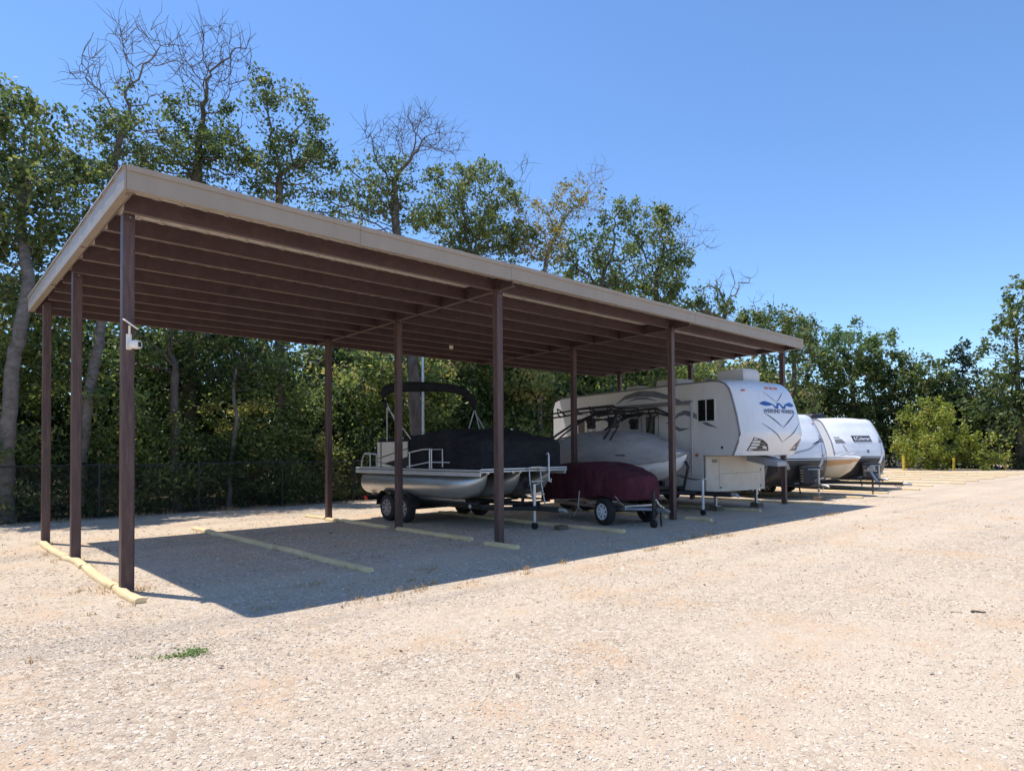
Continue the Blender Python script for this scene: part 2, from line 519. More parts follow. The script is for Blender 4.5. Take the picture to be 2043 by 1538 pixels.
# loose gravel lying on the lot: points with random size and turn, one stone instanced on each
def build_gravel():
    rng = np.random.default_rng(5)
    pts = []
    # (x0, x1, y0, y1, stones per square metre, size)
    cx, cy, yaw = -1.956, -8.824, 0.7499
    for (r0, r1, dens, s0, s1) in ((2.6, 5.5, 1500, .004, .012), (5.5, 9.0, 800, .005, .0135), (9.0, 14.0, 240, .006, .016), (14.0, 24.0, 40, .008, .02)):
        a0, a1 = yaw - 0.76, yaw + 0.80
        area = 0.5 * (r1 * r1 - r0 * r0) * (a1 - a0)
        n = int(area * dens)
        r = np.sqrt(rng.uniform(r0 * r0, r1 * r1, n))
        a = rng.uniform(a0, a1, n)
        x = cx + r * np.sin(a)
        y = cy + r * np.cos(a)
        s = s0 + (s1 - s0) * rng.random(n) ** 2.2
        # drifts: thin the stones out in places
        w = np.sin(x * .9 + 1.3 * np.sin(y * .7)) * np.cos(y * 1.1 + np.sin(x * .6)) + .6 * np.sin(x * 2.3 + y * 1.7)
        keep = rng.random(n) < np.clip(.62 + .35 * w, .12, 1)
        pts.append(np.stack([x, y, s], 1)[keep])
    P = np.concatenate(pts)
    n = len(P)
    me = bpy.data.meshes.new('gravel')
    me.vertices.add(n)
    co = np.zeros((n, 3), np.float32)
    co[:, :2] = P[:, :2]
    co[:, 2] = P[:, 2] * .10
    me.vertices.foreach_set('co', co.ravel())
    def att(nm, tp, arr, fld='value'):
        a = me.attributes.new(nm, tp, 'POINT')
        a.data.foreach_set(fld, np.asarray(arr, np.float32).ravel())
    sc = P[:, 2:3] * rng.uniform([.7, .7, .35], [1.4, 1.25, .62], (n, 3))
    att('scl', 'FLOAT_VECTOR', sc, 'vector')
    rot = np.stack([rng.normal(0, .25, n), rng.normal(0, .25, n), rng.uniform(0, 6.28, n)], 1)
    att('rot', 'FLOAT_VECTOR', rot, 'vector')
    att('tnt', 'FLOAT', rng.random(n))
    o = bpy.data.objects.new('gravel', me)
    col.objects.link(o)
    tag(o, 'loose pale crushed stones scattered over the lot', kind='stuff')
    ng = bpy.data.node_groups.new('gravel_scatter', 'GeometryNodeTree')
    ng.interface.new_socket('Geometry', in_out='INPUT', socket_type='NodeSocketGeometry')
    ng.interface.new_socket('Geometry', in_out='OUTPUT', socket_type='NodeSocketGeometry')
    L = ng.links.new
    gi, go = ng.nodes.new('NodeGroupInput'), ng.nodes.new('NodeGroupOutput')
    ico = ng.nodes.new('GeometryNodeMeshIcoSphere')
    ico.inputs['Radius'].default_value = 1.0
    ico.inputs['Subdivisions'].default_value = 2
    sp = ng.nodes.new('GeometryNodeSetPosition')
    nz = ng.nodes.new('ShaderNodeTexNoise')
    nz.inputs['Scale'].default_value = 0.9
    nz.inputs['Detail'].default_value = 1
    vm = ng.nodes.new('ShaderNodeVectorMath'); vm.operation = 'SUBTRACT'
    vm.inputs[1].default_value = (.5, .5, .5)
    vs = ng.nodes.new('ShaderNodeVectorMath'); vs.operation = 'SCALE'
    vs.inputs['Scale'].default_value = 2.2
    L(nz.outputs['Color'], vm.inputs[0]); L(vm.outputs[0], vs.inputs[0])
    L(ico.outputs['Mesh'], sp.inputs['Geometry']); L(vs.outputs[0], sp.inputs['Offset'])
    sm = ng.nodes.new('GeometryNodeSetMaterial')
    sm.inputs['Material'].default_value = M['stone']
    L(sp.outputs[0], sm.inputs[0])
    ip = ng.nodes.new('GeometryNodeInstanceOnPoints')
    L(gi.outputs[0], ip.inputs['Points']); L(sm.outputs[0], ip.inputs['Instance'])
    for nm, sock in (('scl', 'Scale'), ('rot', 'Rotation')):
        na = ng.nodes.new('GeometryNodeInputNamedAttribute')
        na.data_type = 'FLOAT_VECTOR'
        na.inputs['Name'].default_value = nm
        L(na.outputs[0], ip.inputs[sock])
    na = ng.nodes.new('GeometryNodeInputNamedAttribute')
    na.data_type = 'FLOAT'
    na.inputs['Name'].default_value = 'tnt'
    # three stones: turn them over by scale only; colour per stone
    stt = ng.nodes.new('GeometryNodeStoreNamedAttribute')
    stt.data_type = 'FLOAT'
    stt.domain = 'INSTANCE'
    stt.inputs['Name'].default_value = 'tint'
    L(ip.outputs[0], stt.inputs[0]); L(na.outputs[0], stt.inputs['Value'])
    L(stt.outputs[0], go.inputs[0])
    md = o.modifiers.new('scatter', 'NODES')
    md.node_group = ng
    me.materials.append(M['stone'])
    # the stone material reads the per-stone value
    for nd in M['stone'].node_tree.nodes:
        if nd.type == 'ATTRIBUTE':
            nd.attribute_type = 'INSTANCER'
build_gravel()

# ------------------------------------------------------------------ carport
XR = [0.0, 5.85, 11.5, 17.4]                    # rows of posts
YP = {0: (0.1, 3.3, 6.05), 1: (-0.1, 3.15, 6.1), 2: (-0.05, 3.13, 6.1), 3: (0.03, 3.13, 6.1)}
XP = {0: (0.02, 0.03, 0.01), 1: (5.84, 5.86, 5.75), 2: (11.40, 11.5, 11.5), 3: (17.45, 17.4, 17.4)}
X0, X1, YF, YB = -0.14, 17.55, -0.54, 7.02
def zr(y):                                       # underside level of the roof frame
    return 4.618 - 0.0197 * (y + 0.54)

def build_carport():
    cp = thing('carport', 'long brown steel carport with a flat tan-edged sheet roof on slim posts', 'carport', (X0, YF, 0))
    off = Vector((-X0, -YF, 0))
    def B(mb, *a, **k):
        mb.v = [(p[0] - X0, p[1] - YF, p[2]) for p in mb.v]
        return mb.build(*a, **k)
    pw = 0.066
    for j in range(4):
        for k in range(3):
            x, y = XP[j][k], YP[j][k]
            top = 4.53 - .0155 * y + 0.02
            mb = MB().box(x - pw, x + pw, y - pw, y + pw, -0.05, top)
            po = B(mb, 'post', 'post', cp, bevel=0.012)
            # welded plate and bolt heads where the post meets the rafter
            pl = MB().box(x - .058, x + .058, y - .074, y - .0665, top - .10, top + .03)
            B(pl, 'top_plate', 'brown', po)
            sc = MB().lathe((x + .01, y - pw - .004, top - .05), 'y', [(0, .011), (-.006, .009)], 8) if k < 2 else None
            if sc:
                B(sc, 'bolt', 'screw', po)
    # weathered strap up the seam of the near front post
    x, y = XP[0][0], YP[0][0]
    B(MB().box(x + pw, x + pw + .012, y - .05, y + .03, 0.0, 2.3), 'conduit_strip', 'brown', cp)
    d = 0.215
    zp = lambda yy: 4.53 - .0155 * yy
    for j in range(4):
        x = XR[j] if j not in (0, 3) else (X0 + .05 if j == 0 else X1 - .05)
        ys = (YF + .03, YB - .03)
        up = .085 if j in (0, 3) else 0.0
        sec = [(x - .03, 0), (x + .03, 0), (x + .03, .012), (x - .018, .012), (x - .018, d), (x + .03, d), (x + .03, d + .008), (x - .03, d + .008)]
        mb = MB()
        mb.loft([[(p[0], yy, zp(yy) - .004 + up + p[1] * (1 - up * 2)) for p in sec] for yy in ys])
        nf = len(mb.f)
        mb.loft([[(x + p[0], yy, zp(yy) - .009 + up + p[1]) for p in ((-.034, 0), (.034, 0), (.034, .0045), (-.034, .0045))] for yy in ys])  # thin bottom strip, coloured lighter as if lit from the ground
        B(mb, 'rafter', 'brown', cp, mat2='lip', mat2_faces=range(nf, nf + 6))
    YPUR = [-0.06, 0.79, 1.55, 2.38, 3.20, 3.97, 4.72, 5.44, 6.16, 6.90]
    for y in YPUR:
        for j in range(3):
            xa, xb = (XR[j] + .034 if j else X0 + .085), (XR[j + 1] - .034 if j < 2 else X1 - .085)
            z = zp(y) + .006
            mb = MB()
            # lipped channel: web towards the front, flanges towards the back
            sec = [(0, 0), (.062, 0), (.062, .016), (.056, .016), (.056, .004), (.004, .004), (.004, d - .010), (.056, d - .010), (.056, d - .022), (.062, d - .022), (.062, d - .006), (0, d - .006)]
            mb.loft([[(xx, y + p[0], z + p[1]) for p in sec] for xx in (xa, xb)])
            mb.loft([[(xx, y - .003 + p[0], z - .006 + p[1]) for p in ((0, 0), (.064, 0), (.064, .0055), (0, .0055))] for xx in (xa + .001, xb - .001)])  # strip under the flange with the ground-bounce light in its colour
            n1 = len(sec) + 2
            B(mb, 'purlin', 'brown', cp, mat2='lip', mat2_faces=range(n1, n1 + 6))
    # ribbed roof sheets
    w = 0.88
    nsh = int(math.ceil((X1 - X0 - .04) / w))
    w = (X1 - X0 - .04) / nsh
    for i in range(nsh):
        xa = X0 + .02 + i * w
        prof = []
        for q in range(3):
            b = xa + q * w / 3
            prof += [(b, .0), (b + .10, .0), (b + .125, .028), (b + .165, .028), (b + .19, .0)]
        prof.append((xa + w - .002, 0))
        th = .004
        sec = prof + [(p[0], p[1] + th) for p in reversed(prof)]
        mb = MB()
        rnd = random.Random(i)
        dz = rnd.uniform(0, .003)
        mb.loft([[(p[0], yy, zp(yy) + d + .012 + dz + p[1]) for p in sec] for yy in (YF + .004, YB - .004)])
        B(mb, 'roof_sheet', 'roofin', cp)
    # tan fascia: lengths butted end to end on the four sides
    fh = .240
    nb = 6
    L = (X1 - X0) / nb
    for yy, sgn in ((YF, -1), (YB, 1)):
        for i in range(nb):
            xa, xb = X0 + i * L + .002, X0 + (i + 1) * L - .002
            z0 = zr(yy)
            dz = random.Random(i).uniform(-.006, .006)
            oy = sgn * random.Random(i + 40).uniform(0, .006)
            mb = MB()
            sec = [(0, 0), (sgn * .025, 0), (sgn * .025, fh - .03), (sgn * .042, fh - .034), (sgn * .046, fh + .03), (-sgn * .04, fh + .034), (-sgn * .04, fh + .028), (0, fh + .022)]
            lip = [(0, 0), (-sgn * .05, 0), (-sgn * .05, .004), (0, .004)]
            mb.loft([[(xx, yy + oy + p[0] + sgn * .004 * math.sin(xx * 2.1), z0 + dz + p[1] + .004 * math.sin(xx * 1.3 + 1)) for p in sec] for xx in np.linspace(xa, xb, 9)])
            mb.loft([[(xx, yy + p[0], z0 + dz - .003 + p[1]) for p in lip] for xx in (xa + .002, xb - .002)])
            B(mb, 'fascia', 'tan', cp)
    ns = 3
    Ly = (YB - YF) / ns
    for xx, sgn in ((X0, -1), (X1, 1)):
        for i in range(ns):
            ya, yb = YF + i * Ly + (0 if i else -.02), YF + (i + 1) * Ly - .002 + (.02 if i == ns - 1 else 0)
            mb = MB()
            sec = [(0, 0), (sgn * .025, 0), (sgn * .025, fh), (sgn * .036, fh + .002), (sgn * .038, fh + .028), (-sgn * .04, fh + .034), (-sgn * .04, fh + .028), (0, fh + .022)]
            lip = [(0, 0), (-sgn * .06, 0), (-sgn * .06, .004), (0, .004)]
            mb.loft([[(xx + p[0], yy, zr(yy) + p[1]) for p in sec] for yy in (ya, yb)])
            mb.loft([[(xx + p[0], yy, zr(yy) - .003 + p[1]) for p in lip] for yy in (ya + .03, yb - .03)])
            B(mb, 'fascia', 'tan', cp)
    # drip edge of the sheets hanging over the side fascia, wavy
    mb = MB()
    rings = []
    nw = 90
    for i in range(nw + 1):
        y = YF + (YB - YF) * i / nw
        h = .018 + .012 * math.sin(i * 1.3) * math.sin(i * .37)
        rings.append([(X0 - .040 - h * .35, y, zr(y) + fh + .03 - h), (X0 - .0385 - h * .3, y, zr(y) + fh + .03 - h), (X0 - .039, y, zr(y) + fh + .038), (X0 + .10, y, zr(y) + fh + .052), (X0 + .10, y, zr(y) + fh + .056), (X0 - .044, y, zr(y) + fh + .042)])
    mb.loft(rings)
    B(mb, 'roof_edge', 'tan', cp)
    return cp
build_carport()

# solar security camera on the near front post
def build_security_camera():
    t = thing('security_camera', 'white security camera with a tilted solar panel on the near corner post', 'camera', (0.02, 0.034, 2.9))
    t.scale = (.85, .85, .85)
    MB().box(-.035, .035, -.028, -.002, .0, .22).build('mount_plate', 'plasticwhite', t, bevel=.006)
    MB().tube([(0, -.02, .18), (0, -.05, .23), (-.005, -.07, .33)], .014, 8).build('bracket', 'plasticwhite', t, 40)
    mb = MB()
    mb.box(-.105, .105, -.06, .06, -.009, .009)
    R = Matrix.Rotation(rad(14), 3, 'X') @ Matrix.Rotation(rad(33), 3, 'Y')
    mb.v = [tuple(R @ Vector(p) + Vector((.005, -.085, .35))) for p in mb.v]
    pn = mb.build('solar_panel', 'plasticwhite', t, bevel=.004)
    m2 = MB().box(-.095, .095, -.05, .05, .0095, .012)
    m2.v = [tuple(R @ Vector(p) + Vector((.005, -.085, .35))) for p in m2.v]
    m2.build('solar_cell', 'solar', pn)
    mb = MB()
    rings = []
    for yy, s in ((-.03, .030), (-.05, .055), (-.10, .062), (-.16, .06), (-.175, .050)):
        rings.append([(math.copysign(abs(math.cos(a)) ** .6, math.cos(a)) * s, yy, .07 + math.copysign(abs(math.sin(a)) ** .6, math.sin(a)) * s) for a in [2 * math.pi * k / 20 for k in range(20)]])
    mb.loft(rings)
    R = Matrix.Rotation(rad(38), 3, 'Z')
    mb.v = [tuple(R @ Vector(p)) for p in mb.v]
    bd = mb.build('camera_body', 'plasticwhite', t, 50)
    m2 = MB().box(-.03, .03, -.181, -.172, .035, .105)
    m2.v = [tuple(R @ Vector(p)) for p in m2.v]
    m2.build('lens_face', 'black', bd, bevel=.004)
build_security_camera()

def build_eave_light():
    t = thing('light_fixture', 'small white light fixture under the roof above the pontoon boat', 'light', (8.67, 4.93, 4.38))
    MB().box(-.05, .05, -.03, .02, -.01, .08).build('housing', 'plasticwhite', t, bevel=.01)
    MB().lathe((0, -.03, .035), 'y', [(0, .03), (-.02, .034), (-.03, .028)], 14).build('lamp_head', 'plasticwhite', t, 40)
build_eave_light()

# ------------------------------------------------------------------ yellow landscape timbers
def timber_mesh(length, seed):
    r = random.Random(seed)
    sec = [(-.058, 0), (.058, 0), (.064, .03), (.058, .058), (.034, .078), (-.034, .078), (-.058, .058), (-.064, .03)]
    n = 7
    rings = []
    bend = r.uniform(-.06, .06)
    for i in range(n + 1):
        t = i / n
        dx = bend * math.sin(math.pi * t) + r.uniform(-.004, .004)
        dz = r.uniform(-.004, .004)
        k = 1 + r.uniform(-.04, .04)
        rings.append([(p[0] * k + dx, (t - .5) * length, p[1] * k + dz) for p in sec])
    return MB().loft(rings)

def timber(x, y0, y1, label, seed, rz=None, group='yellow parking timbers'):
    r = random.Random(seed + 100)
    o = timber_mesh(abs(y1 - y0) - .015, seed).build('landscape_timber', 'yellow', None, 40, bevel=.006)
    o.location = (x + r.uniform(-.02, .02), (y0 + y1) / 2, -.012)
    o.rotation_euler = (0, 0, rz if rz is not None else r.uniform(-.014, .014))
    tag(o, label, 'timber', group)

timber(-.03, 3.62, 6.18, 'yellow timber between the back left corner post and the middle left post', 1)
timber(-.03, 2.38, 3.58, 'short yellow timber just in front of the middle left post', 2, .03)
timber(-.03, .38, 2.34, 'yellow timber running up to the near corner post from behind', 3, -.015)
timber(-.03, -.70, .34, 'short sunlit yellow timber at the foot of the near corner post', 4, .01)
timber(2.70, 5.25, 6.35, 'short sunlit yellow timber end at the back of the empty bay', 5, .02)
timber(2.72, 2.22, 5.2, 'shaded timber in the empty bay, farther of the two long ones', 6, .01)
timber(2.80, -.87, 2.18, 'long shaded timber in the empty bay, nearest the camera', 7, -.01)
timber(5.74, 6.22, 7.19, 'sunlit yellow timber behind the back post beside the pontoon boat', 8, .05)
timber(5.66, 5.42, 6.0, 'short yellow timber stub in front of that back post', 9, -.02)
timber(5.70, 3.35, 5.38, 'shaded timber beside the pontoon trailer wheels', 10, .0)
timber(5.75, .58, 3.05, 'shaded timber in front of the middle post beside the pontoon boat', 11, .0)
timber(5.64, -.78, .02, 'short timber across the foot of the second front post', 12, .03)
timber(8.60, -.75, 2.4, 'shaded timber between the pontoon boat and the burgundy covered trailer', 13, .01)
timber(8.62, 2.44, 5.4, 'shaded timber under the right side of the pontoon boat', 14, .0)
timber(11.66, -.90, -.22, 'short timber at the foot of the third front post', 15, .02)
timber(11.62, .3, 2.7, 'shaded timber behind the third front post', 16, .0)
timber(14.62, -.62, 1.85, 'shaded timber beside the landing leg of the white fifth-wheel trailer', 17, .0)
timber(14.45, 1.9, 3.5, 'shaded timber under the side of the fifth-wheel trailer', 18, .0)
timber(17.75, -1.0, .9, 'timber at the foot of the last front post, half in sun', 19, .0)
timber(17.70, .95, 3.4, 'shaded timber behind the last front post', 20, .0)
k = 21
for i, x in enumerate((21.2, 24.1, 27.1, 30.2, 33.2, 36.4, 39.4, 42.6, 45.6, 48.6)):
    ordn = ['first', 'second', 'third', 'fourth', 'fifth', 'sixth', 'seventh', 'eighth', 'ninth', 'tenth'][i]
    ye = (-.9, -.75, -.95, -.6, -1.1, -.95, -1.0, -.95, -1.0, -.9)[i]
    timber(x, ye, ye + 2.45, ordn + ' sunlit yellow bay timber past the carport, front length', k)
    timber(x + .04, ye + 2.5, ye + 4.95, ordn + ' sunlit yellow bay timber past the carport, middle length', k + 1)
    timber(x - .02, ye + 5.0, ye + 7.4, ordn + ' sunlit yellow bay timber past the carport, rear length', k + 2)
    k += 3

# ------------------------------------------------------------------ boats and trailers
def rail(mb, pts, r=.016, n=6):
    return mb.tube(pts, r, n)

def jack(parent, x, y, ztop, zfoot=0.0, mat='aluwhite', wheelfoot=True):
    mb = MB().tube([(x, y, ztop), (x, y, zfoot + .16)], .032, 10)
    mb.tube([(x, y, zfoot + .2), (x, y, zfoot + .07)], .022, 8)
    mb.tube([(x, y, ztop - .02), (x + .12, y - .04, ztop + .02), (x + .12, y - .04, ztop + .08)], .01, 6)
    j = mb.build('jack', mat, parent, 40)
    if wheelfoot:
        MB().lathe((x, y, zfoot + .075), 'x', [(-.03, .05), (-.03, .072), (.03, .072), (.03, .05)], 14).build('jack_wheel', 'tyre', j, 40)
    else:
        MB().box(x - .08, x + .08, y - .08, y + .08, zfoot, zfoot + .02).build('jack_foot', mat, j)
    return j

def build_pontoon():
    R0 = (7.80, 1.25, 0)
    b = thing('pontoon_boat', 'pontoon boat under a black cover with a folded black canopy arch', 'boat', R0)
    ys = [.16, .19, .26, .38, .55, .8, 1.15, 3.0, 4.5, 4.72]
    rr = [.02, .07, .14, .205, .255, .29, .31, .31, .31, .30]
    zc = [1.185, 1.14, 1.075, 1.015, .965, .935, .915, .915, .915, .92]
    for x in (-.93, 0, .93):
        mb = MB()
        n = 22
        rings = []
        for y, r, z in zip(ys, rr, zc):
            ring = []
            for k in range(n):
                a = 2 * math.pi * k / n
                px, pz = r * math.cos(a), r * math.sin(a)
                # nose pinches to a vertical blade
                sq = interp(y, [.15, .45, 1.0], [.3, .8, 1])
                ring.append((x + px * sq, y, z + pz * (1.0 if pz < 0 else .9)))
            rings.append(ring)
        mb.loft(rings)
        tb = mb.build('pontoon_tube', 'alu', b, 40)
        MB().box(x - .01, x + .01, .9, 4.4, .56, .62).build('keel_strip', 'alu', tb)
        MB().box(x - .14, x + .14, .25, 4.6, 1.17, 1.205).build('riser_bracket', 'alu', tb)
    MB().box(-1.24, 1.24, -.02, 4.86, 1.215, 1.262).build('deck', 'black', b)
    sk = MB()
    sk.box(-1.275, -1.245, -.02, 4.9, 1.135, 1.275)
    sk.box(1.245, 1.275, -.02, 4.9, 1.135, 1.275)
    sk.box(-1.245, 1.245, 4.865, 4.9, 1.135, 1.275)
    sk.build('side_skirt', 'aluwhite', b, bevel=.008)
    MB().box(-1.285, -1.276, -.02, 4.9, 1.225, 1.24).build('rub_strip', 'black', b)
    fr = MB()
    fr.box(-1.27, 1.27, -.06, -.025, 1.215, 1.245)
    fr.box(-1.27, 1.27, -.06, -.025, 1.265, 1.295)
    fr.build('bow_trim', 'aluwhite', b, bevel=.006)
    # stern side panel, three boards split by dark slanted stripes
    for s in (-1, 1):
        x0, x1 = (s * 1.235, s * 1.215)
        for poly in ([(2.62, 1.74), (2.62, 1.89), (3.92, 1.89), (3.92, 1.50)], [(2.62, 1.54), (2.62, 1.715), (3.92, 1.475), (3.92, 1.44), (3.6, 1.385)], [(3.05, 1.285), (3.92, 1.415), (3.92, 1.285)]):
            MB().prism(poly, 'x', min(x0, x1), max(x0, x1)).build('side_board', 'panelbeige', b)
        MB().box(min(s * 1.214, s * 1.20), max(s * 1.214, s * 1.20), 2.6, 3.94, 1.27, 1.9).build('side_backing', 'black', b)
    MB().box(-1.245, -1.236, 3.72, 3.78, 1.285, 1.885).build('panel_seam', 'greytrim', b)
    # black cover with humps over the seats
    mb = MB()
    rings = []
    yst = np.linspace(.06, 4.02, 27)
    rnd = random.Random(3)
    for y in yst:
        zt = interp(y, [.06, .25, .6, .8, 1.05, 1.3, 1.7, 2.1, 2.5, 2.9, 3.4, 3.9, 4.02], [1.86, 1.97, 1.99, 2.0, 2.1, 2.15, 2.12, 2.06, 2.03, 2.02, 2.0, 1.98, 1.93])
        w = interp(y, [.06, .25, 3.9, 4.02], [1.17, 1.195, 1.195, 1.17])
        zb = 1.275 if y < 2.58 else 1.90
        ring = []
        cross = [(-1, 0), (-1.0, .5), (-.995, .85), (-.96, .97), (-.85, 1.0), (-.5, 1.02), (-.2, 1.01), (.2, 1.03), (.55, 1.01), (.85, 1.0), (.96, .97), (.995, .85), (1, .5), (1, 0)]
        for cxx, cz in cross:
            z = zb + (zt - zb) * cz
            jit = 0 if cz == 0 else rnd.uniform(-.012, .012)
            ring.append((cxx * w * (1 + (0.012 * math.sin(y * 9) if 0 < cz < .9 else 0)), y, z + jit))
        rings.append(ring)
    mb.loft(rings)
    cv = mb.build('boat_cover', 'blackcloth', b, 50)
    for qi in (5, 10, 15, 20):
        MB().tube([(p[0] * 1.003, p[1], p[2] + .002) for p in rings[qi]], .007, 4).build('cover_seam', 'blackcloth', cv)
    # railings along the near side and the stern
    for s in (-1, 1):
        mb = MB()
        x = s * 1.255
        rail(mb, [(x, 1.25, 1.32), (x, 1.25, 1.70), (x, 1.65, 1.70)], .014)
        rail(mb, [(x, 1.65, 1.28), (x, 1.65, 1.72)], .016)
        rail(mb, [(x, 1.72, 1.28), (x, 1.72, 1.72)], .016)
        rail(mb, [(x, 1.72, 1.71), (x, 2.0, 1.70), (x, 2.55, 1.63)], .014)
        rail(mb, [(x, 2.5, 1.28), (x, 2.5, 1.63)], .016)
        rail(mb, [(x, 1.0, 1.42), (x, 1.75, 1.42), (x, 2.6, 1.31)], .014)
        mb.build('side_rail', 'aluwhite', b, 40)
    mb = MB()
    for x in (-1.18, 1.18):
        rail(mb, [(x, 4.05, 1.27), (x, 4.05, 1.6), (x, 4.6, 1.62), (x, 4.72, 1.5), (x, 4.76, 1.28)], .02)
        rail(mb, [(x, 4.35, 1.27), (x, 4.35, 1.61)], .014)
    rail(mb, [(-1.18, 4.05, 1.58), (1.18, 4.05, 1.58)], .016)
    mb.build('stern_rail', 'aluwhite', b, 40)
    MB().lathe((-.9, 4.1, 1.72), 'z', [(0, .05), (.05, .1), (.16, .12), (.24, .06)], 14).build('stern_speaker', 'black', b, 40)
    # folded canopy arch in its boot
    Y = 3.28
    pts = [(-1.36, 2.72), (-1.44, 2.86), (-1.46, 3.0), (-1.36, 3.13), (-1.1, 3.2), (-.6, 3.24), (-.1, 3.27), (.4, 3.28), (.75, 3.26), (1.02, 3.19), (1.2, 3.05), (1.29, 2.88), (1.31, 2.74)]
    rs = [.03, .06, .095, .11, .12, .125, .12, .115, .115, .11, .10, .08, .04]
    MB().tube([(p[0], Y + .03 * math.sin(i), p[1]) for i, p in enumerate(pts)], rs, 12).build('canopy_boot', 'blackcloth', b, 60)
    MB().box(-.05, .22, Y - .05, Y + .03, 3.335, 3.36).build('canopy_strap', 'panelbeige', b, bevel=.01)
    mb = MB()
    for x in (-1.36, 1.33):
        xi = 1.2 if x > 0 else -1.2
        rail(mb, [(x, Y, 2.75), (xi, Y + .25, 1.92)], .015)
        rail(mb, [(x, Y, 2.72), (xi, Y - .75, 1.95)], .015)
        rail(mb, [(x, Y, 2.8), (xi, Y - .45, 1.95)], .013)
    mb.build('canopy_strut', 'aluwhite', b, 40)
    # bow ladder and docking arms
    mb = MB()
    for x in (.02, .36):
        rail(mb, [(x, -.10, 1.30), (x, -.13, .95), (x + .04, -.20, .50)], .016)
    for z, dy in ((1.30, -.10), (1.0, -.125), (.72, -.165)):
        mb.box(.02, .38, dy - .05, dy + .03, z - .012, z + .012)
    mb.build('boarding_ladder', 'galv', b, 40)
    mb = MB()
    for x in (-.78, .64):
        rail(mb, [(x, -.09, .98), (x, -.09, 1.55), (x, -.07, 1.6), (x, -.02, 1.58)], .022)
        rail(mb, [(x, -.09, 1.0), (x + .05, -.10, .96), (x + .06, -.1, 1.04)], .016)
    mb.build('docking_arm', 'aluwhite', b, 40)
    # outboard at the stern
    mb = MB().loft([[(x * s, 4.95 + y * s, z) for x, y in ((-.17, -.2), (.17, -.2), (.2, .1), (.12, .3), (-.12, .3), (-.2, .1))] for z, s in ((1.25, .75), (1.4, 1.0), (1.65, 1.0), (1.78, .7))])
    mb.box(-.05, .05, 4.9, 5.1, .55, 1.25)
    mb.build('outboard_motor', 'black', b, 45)

    t = thing('pontoon_trailer', 'black tandem axle trailer carrying the pontoon boat', 'trailer', R0)
    mb = MB()
    for x in (-.62, .62):
        mb.box(x - .04, x + .04, .2, 4.5, .40, .50)
    for y in (.25, 1.3, 2.3, 3.3, 4.45):
        mb.box(-1.0, 1.0, y - .03, y + .03, .501, .54)
    mb.box(-.05, .05, -1.0, .35, .40, .50)
    mb.tube([(-.62, .25, .45), (-.06, -.45, .45)], .04, 8)
    mb.tube([(.62, .25, .45), (.06, -.45, .45)], .04, 8)
    mb.build('trailer_frame', 'frame', t)
    for x in (-.93, 0, .93):
        MB().box(x - .07, x + .07, .5, 4.6, .541, .575).build('bunk', 'frame', t)
    for s in (-1, 1):
        for y in (2.86, 3.52):
            wheel(t, (s * 1.13, y, .325), .325, .2, 'rim', s, 8)
        mb = MB()
        arc = []
        for i in range(9):
            a = math.pi * i / 8
            arc.append((2.86 - .39 * math.cos(a) * (1 if i < 5 else .8), .35 + .39 * math.sin(a)))
        pts = [(2.46, .38), (2.5, .58), (2.66, .71), (2.95, .73), (3.19, .66), (3.43, .73), (3.72, .71), (3.88, .58), (3.92, .38)]
        ring = [(s * 1.0, s * 1.27)]
        mb.loft([[(s * 1.0, p[0], p[1]), (s * 1.27, p[0], p[1]), (s * 1.27, p[0], p[1] + .012), (s * 1.0, p[0], p[1] + .012)] for p in pts])
        mb.build('fender', 'frame', t, 60)
    mb = MB().tube([(-1.05, 2.86, .325), (1.05, 2.86, .325)], .035, 8)
    mb.tube([(-1.05, 3.52, .325), (1.05, 3.52, .325)], .035, 8)
    mb.build('axle', 'frame', t)
    mb = MB().box(-1.2, 1.2, 4.51, 4.57, .46, .56)
    mb.build('rear_bar', 'frame', t)
    for s in (-1, 1):
        MB().box(min(s * .95, s * 1.2), max(s * .95, s * 1.2), 4.572, 4.6, .47, .55).build('tail_light', 'red', t, bevel=.008)
        MB().box(min(s * 1.205, s * 1.225), max(s * 1.205, s * 1.225), 4.42, 4.57, .47, .55).build('side_marker', 'red', t, bevel=.006)
    jack(t, .0, -.28, .95, 0.0)
    mb = MB().tube([(.0, .1, .5), (0, .0, .95), (0, .0, 1.08)], .035, 8)
    mb.lathe((0, -.06, .92), 'x', [(-.05, .05), (-.05, .08), (.05, .08), (.05, .05)], 12)
    mb.build('winch_post', 'frame', t, 40)
    mb = MB().tube([(0, -1.0, .45), (0, -1.14, .45), (0, -1.2, .42)], [.05, .045, .03], 8)
    mb.build('coupler', 'galv', t, 40)
    MB().lathe((-.665, 1.05, .45), 'x', [(0, .045), (-.01, .045), (-.02, .02)], 14).build('reflector', 'rimwhite', t, 40)
build_pontoon()

